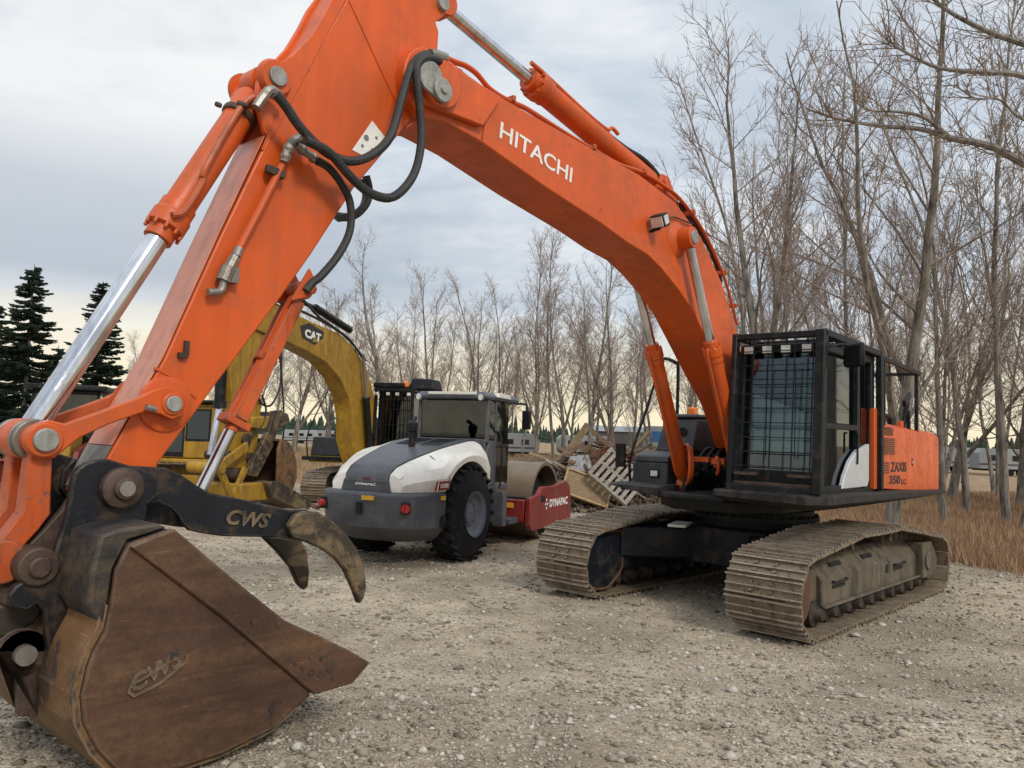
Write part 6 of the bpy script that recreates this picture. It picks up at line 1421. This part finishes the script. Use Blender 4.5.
# ================================================================== sky, light, camera
w = bpy.data.worlds.new('World'); scene.world = w; w.use_nodes = True
t = w.node_tree; bg = t.nodes['Background']
SUN_EL, SUN_AZ = 38, 150                 # azimuth clockwise from +Y
sky = N(t, 'ShaderNodeTexSky'); sky.sky_type = 'NISHITA'; sky.sun_disc = False; sky.sun_elevation = R(SUN_EL); sky.sun_rotation = R(SUN_AZ); sky.dust_density = 2
tc = t.nodes.new('ShaderNodeTexCoord'); sep = N(t, 'ShaderNodeSeparateXYZ'); t.links.new(tc.outputs['Generated'], sep.inputs[0])
zc = mth(t, 'MAXIMUM', sep.outputs[2], .02)
# cloud layer: direction projected on a flat layer overhead
def cloudco(k):
    x = mth(t, 'DIVIDE', sep.outputs[0], mth(t, 'ADD', zc, .22)); y = mth(t, 'DIVIDE', sep.outputs[1], mth(t, 'ADD', zc, .22))
    c = N(t, 'ShaderNodeCombineXYZ'); t.links.new(mth(t, 'MULTIPLY', x, k), c.inputs[0]); t.links.new(mth(t, 'MULTIPLY', y, k*1.6), c.inputs[1]); return c.outputs[0]
c1 = noisef(t, cloudco(.55), 1.6, 7, .55, .3); c2 = noisef(t, cloudco(1.0), 4.0, 8, .6, .4)
cl = mth(t, 'ADD', mth(t, 'MULTIPLY', c1, .72), mth(t, 'MULTIPLY', c2, .28))
cc = ramp(t, cl, [(.36, (3.9, 4.35, 5.0)), (.47, (5.3, 5.75, 6.3)), (.56, (6.6, 6.95, 7.3)), (.66, (7.8, 8.0, 8.1))])
cc = ramp(t, cl, [(.38, (.45, .52, .61)), (.46, (.56, .625, .705)), (.53, (.70, .745, .79)), (.61, (.88, .89, .895))])
# grey bank on the left, then a cream clear band low down
bdir = Vector(ray(70, 130)).normalized(); vd = N(t, 'ShaderNodeVectorMath'); vd.operation = 'DOT_PRODUCT'; nrm_ = N(t, 'ShaderNodeVectorMath'); nrm_.operation = 'NORMALIZE'; t.links.new(tc.outputs['Generated'], nrm_.inputs[0]); t.links.new(nrm_.outputs[0], vd.inputs[0]); vd.inputs[1].default_value = bdir
glow = mth(t, 'MULTIPLY', ramp(t, mth(t, 'ADD', vd.outputs['Value'], mth(t, 'MULTIPLY', mth(t, 'SUBTRACT', cl, .5), .22)), [(.93, 0), (.99, 1)]), .85)
cc = mixc(t, glow, cc, (.87, .875, .87))
lx = mth(t, 'MULTIPLY', sep.outputs[0], -1)
bank = mth(t, 'MULTIPLY', ramp(t, sep.outputs[2], [(.10, 0), (.17, 1), (.26, .8), (.34, 0)]), ramp(t, mth(t, 'ADD', lx, mth(t, 'MULTIPLY', c1, .3)), [(.0, 0), (.38, 1)]))
cc = mixc(t, mth(t, 'MULTIPLY', bank, .8), cc, (.37, .425, .50))
lowb = ramp(t, mth(t, 'ADD', sep.outputs[2], mth(t, 'MULTIPLY', mth(t, 'SUBTRACT', c2, .5), .10)), [(.02, 1), (.085, .75), (.15, 0)])
cc = mixc(t, mth(t, 'MULTIPLY', lowb, .9), cc, (.96, .83, .56))
up = ramp(t, sep.outputs[2], [(.5, 0), (1, .8)])
boost = mth(t, 'MULTIPLY_ADD', up, .8, 1.0)
mul = N(t, 'ShaderNodeVectorMath'); mul.operation = 'SCALE'; t.links.new(cc, mul.inputs[0]); t.links.new(mth(t, 'MULTIPLY', boost, 11.4), mul.inputs['Scale'])
fin = mixc(t, .93, sky.outputs[0], mul.outputs[0])
t.links.new(fin, bg.inputs[0]); bg.inputs[1].default_value = .1

sl = bpy.data.lights.new('sun', 'SUN'); sl.energy = 2.0; sl.angle = R(12); sl.color = (1, .95, .87)
so = bpy.data.objects.new('sun', sl); COL.objects.link(so)
dv = Vector((sin(R(SUN_AZ))*cos(R(SUN_EL)), cos(R(SUN_AZ))*cos(R(SUN_EL)), sin(R(SUN_EL)))); so.rotation_euler = dv.to_track_quat('Z', 'Y').to_euler(); so.location = dv*30

cd = bpy.data.cameras.new('camera'); cam = bpy.data.objects.new('camera', cd); COL.objects.link(cam); scene.camera = cam
cd.sensor_fit = 'HORIZONTAL'; cd.sensor_width = 36; cd.lens = F/1024*36; cd.clip_end = 3000; cd.clip_start = .05
fwd = Vector((0, cos(PITCH), sin(PITCH))); rt = Vector((1, 0, 0)); upv = rt.cross(fwd)
c_, s_ = cos(ROLL), sin(ROLL)
# image x axis = c*right + s*up ; the picture is turned clockwise by ROLL
xr = rt*c_-upv*(-s_) if False else rt*c_+upv*s_; yr = upv*c_-rt*s_
mw = Matrix((xr, yr, -fwd)).transposed().to_4x4(); mw.translation = Vector((0, 0, EYE)); cam.matrix_world = mw
scene.view_settings.view_transform = 'Standard'; scene.view_settings.look = 'None'; scene.view_settings.exposure = 0; scene.view_settings.gamma = 1
scene.cycles.max_bounces = 6; scene.cycles.transparent_max_bounces = 12; scene.cycles.diffuse_bounces = 3
scene.cycles.use_denoising = True
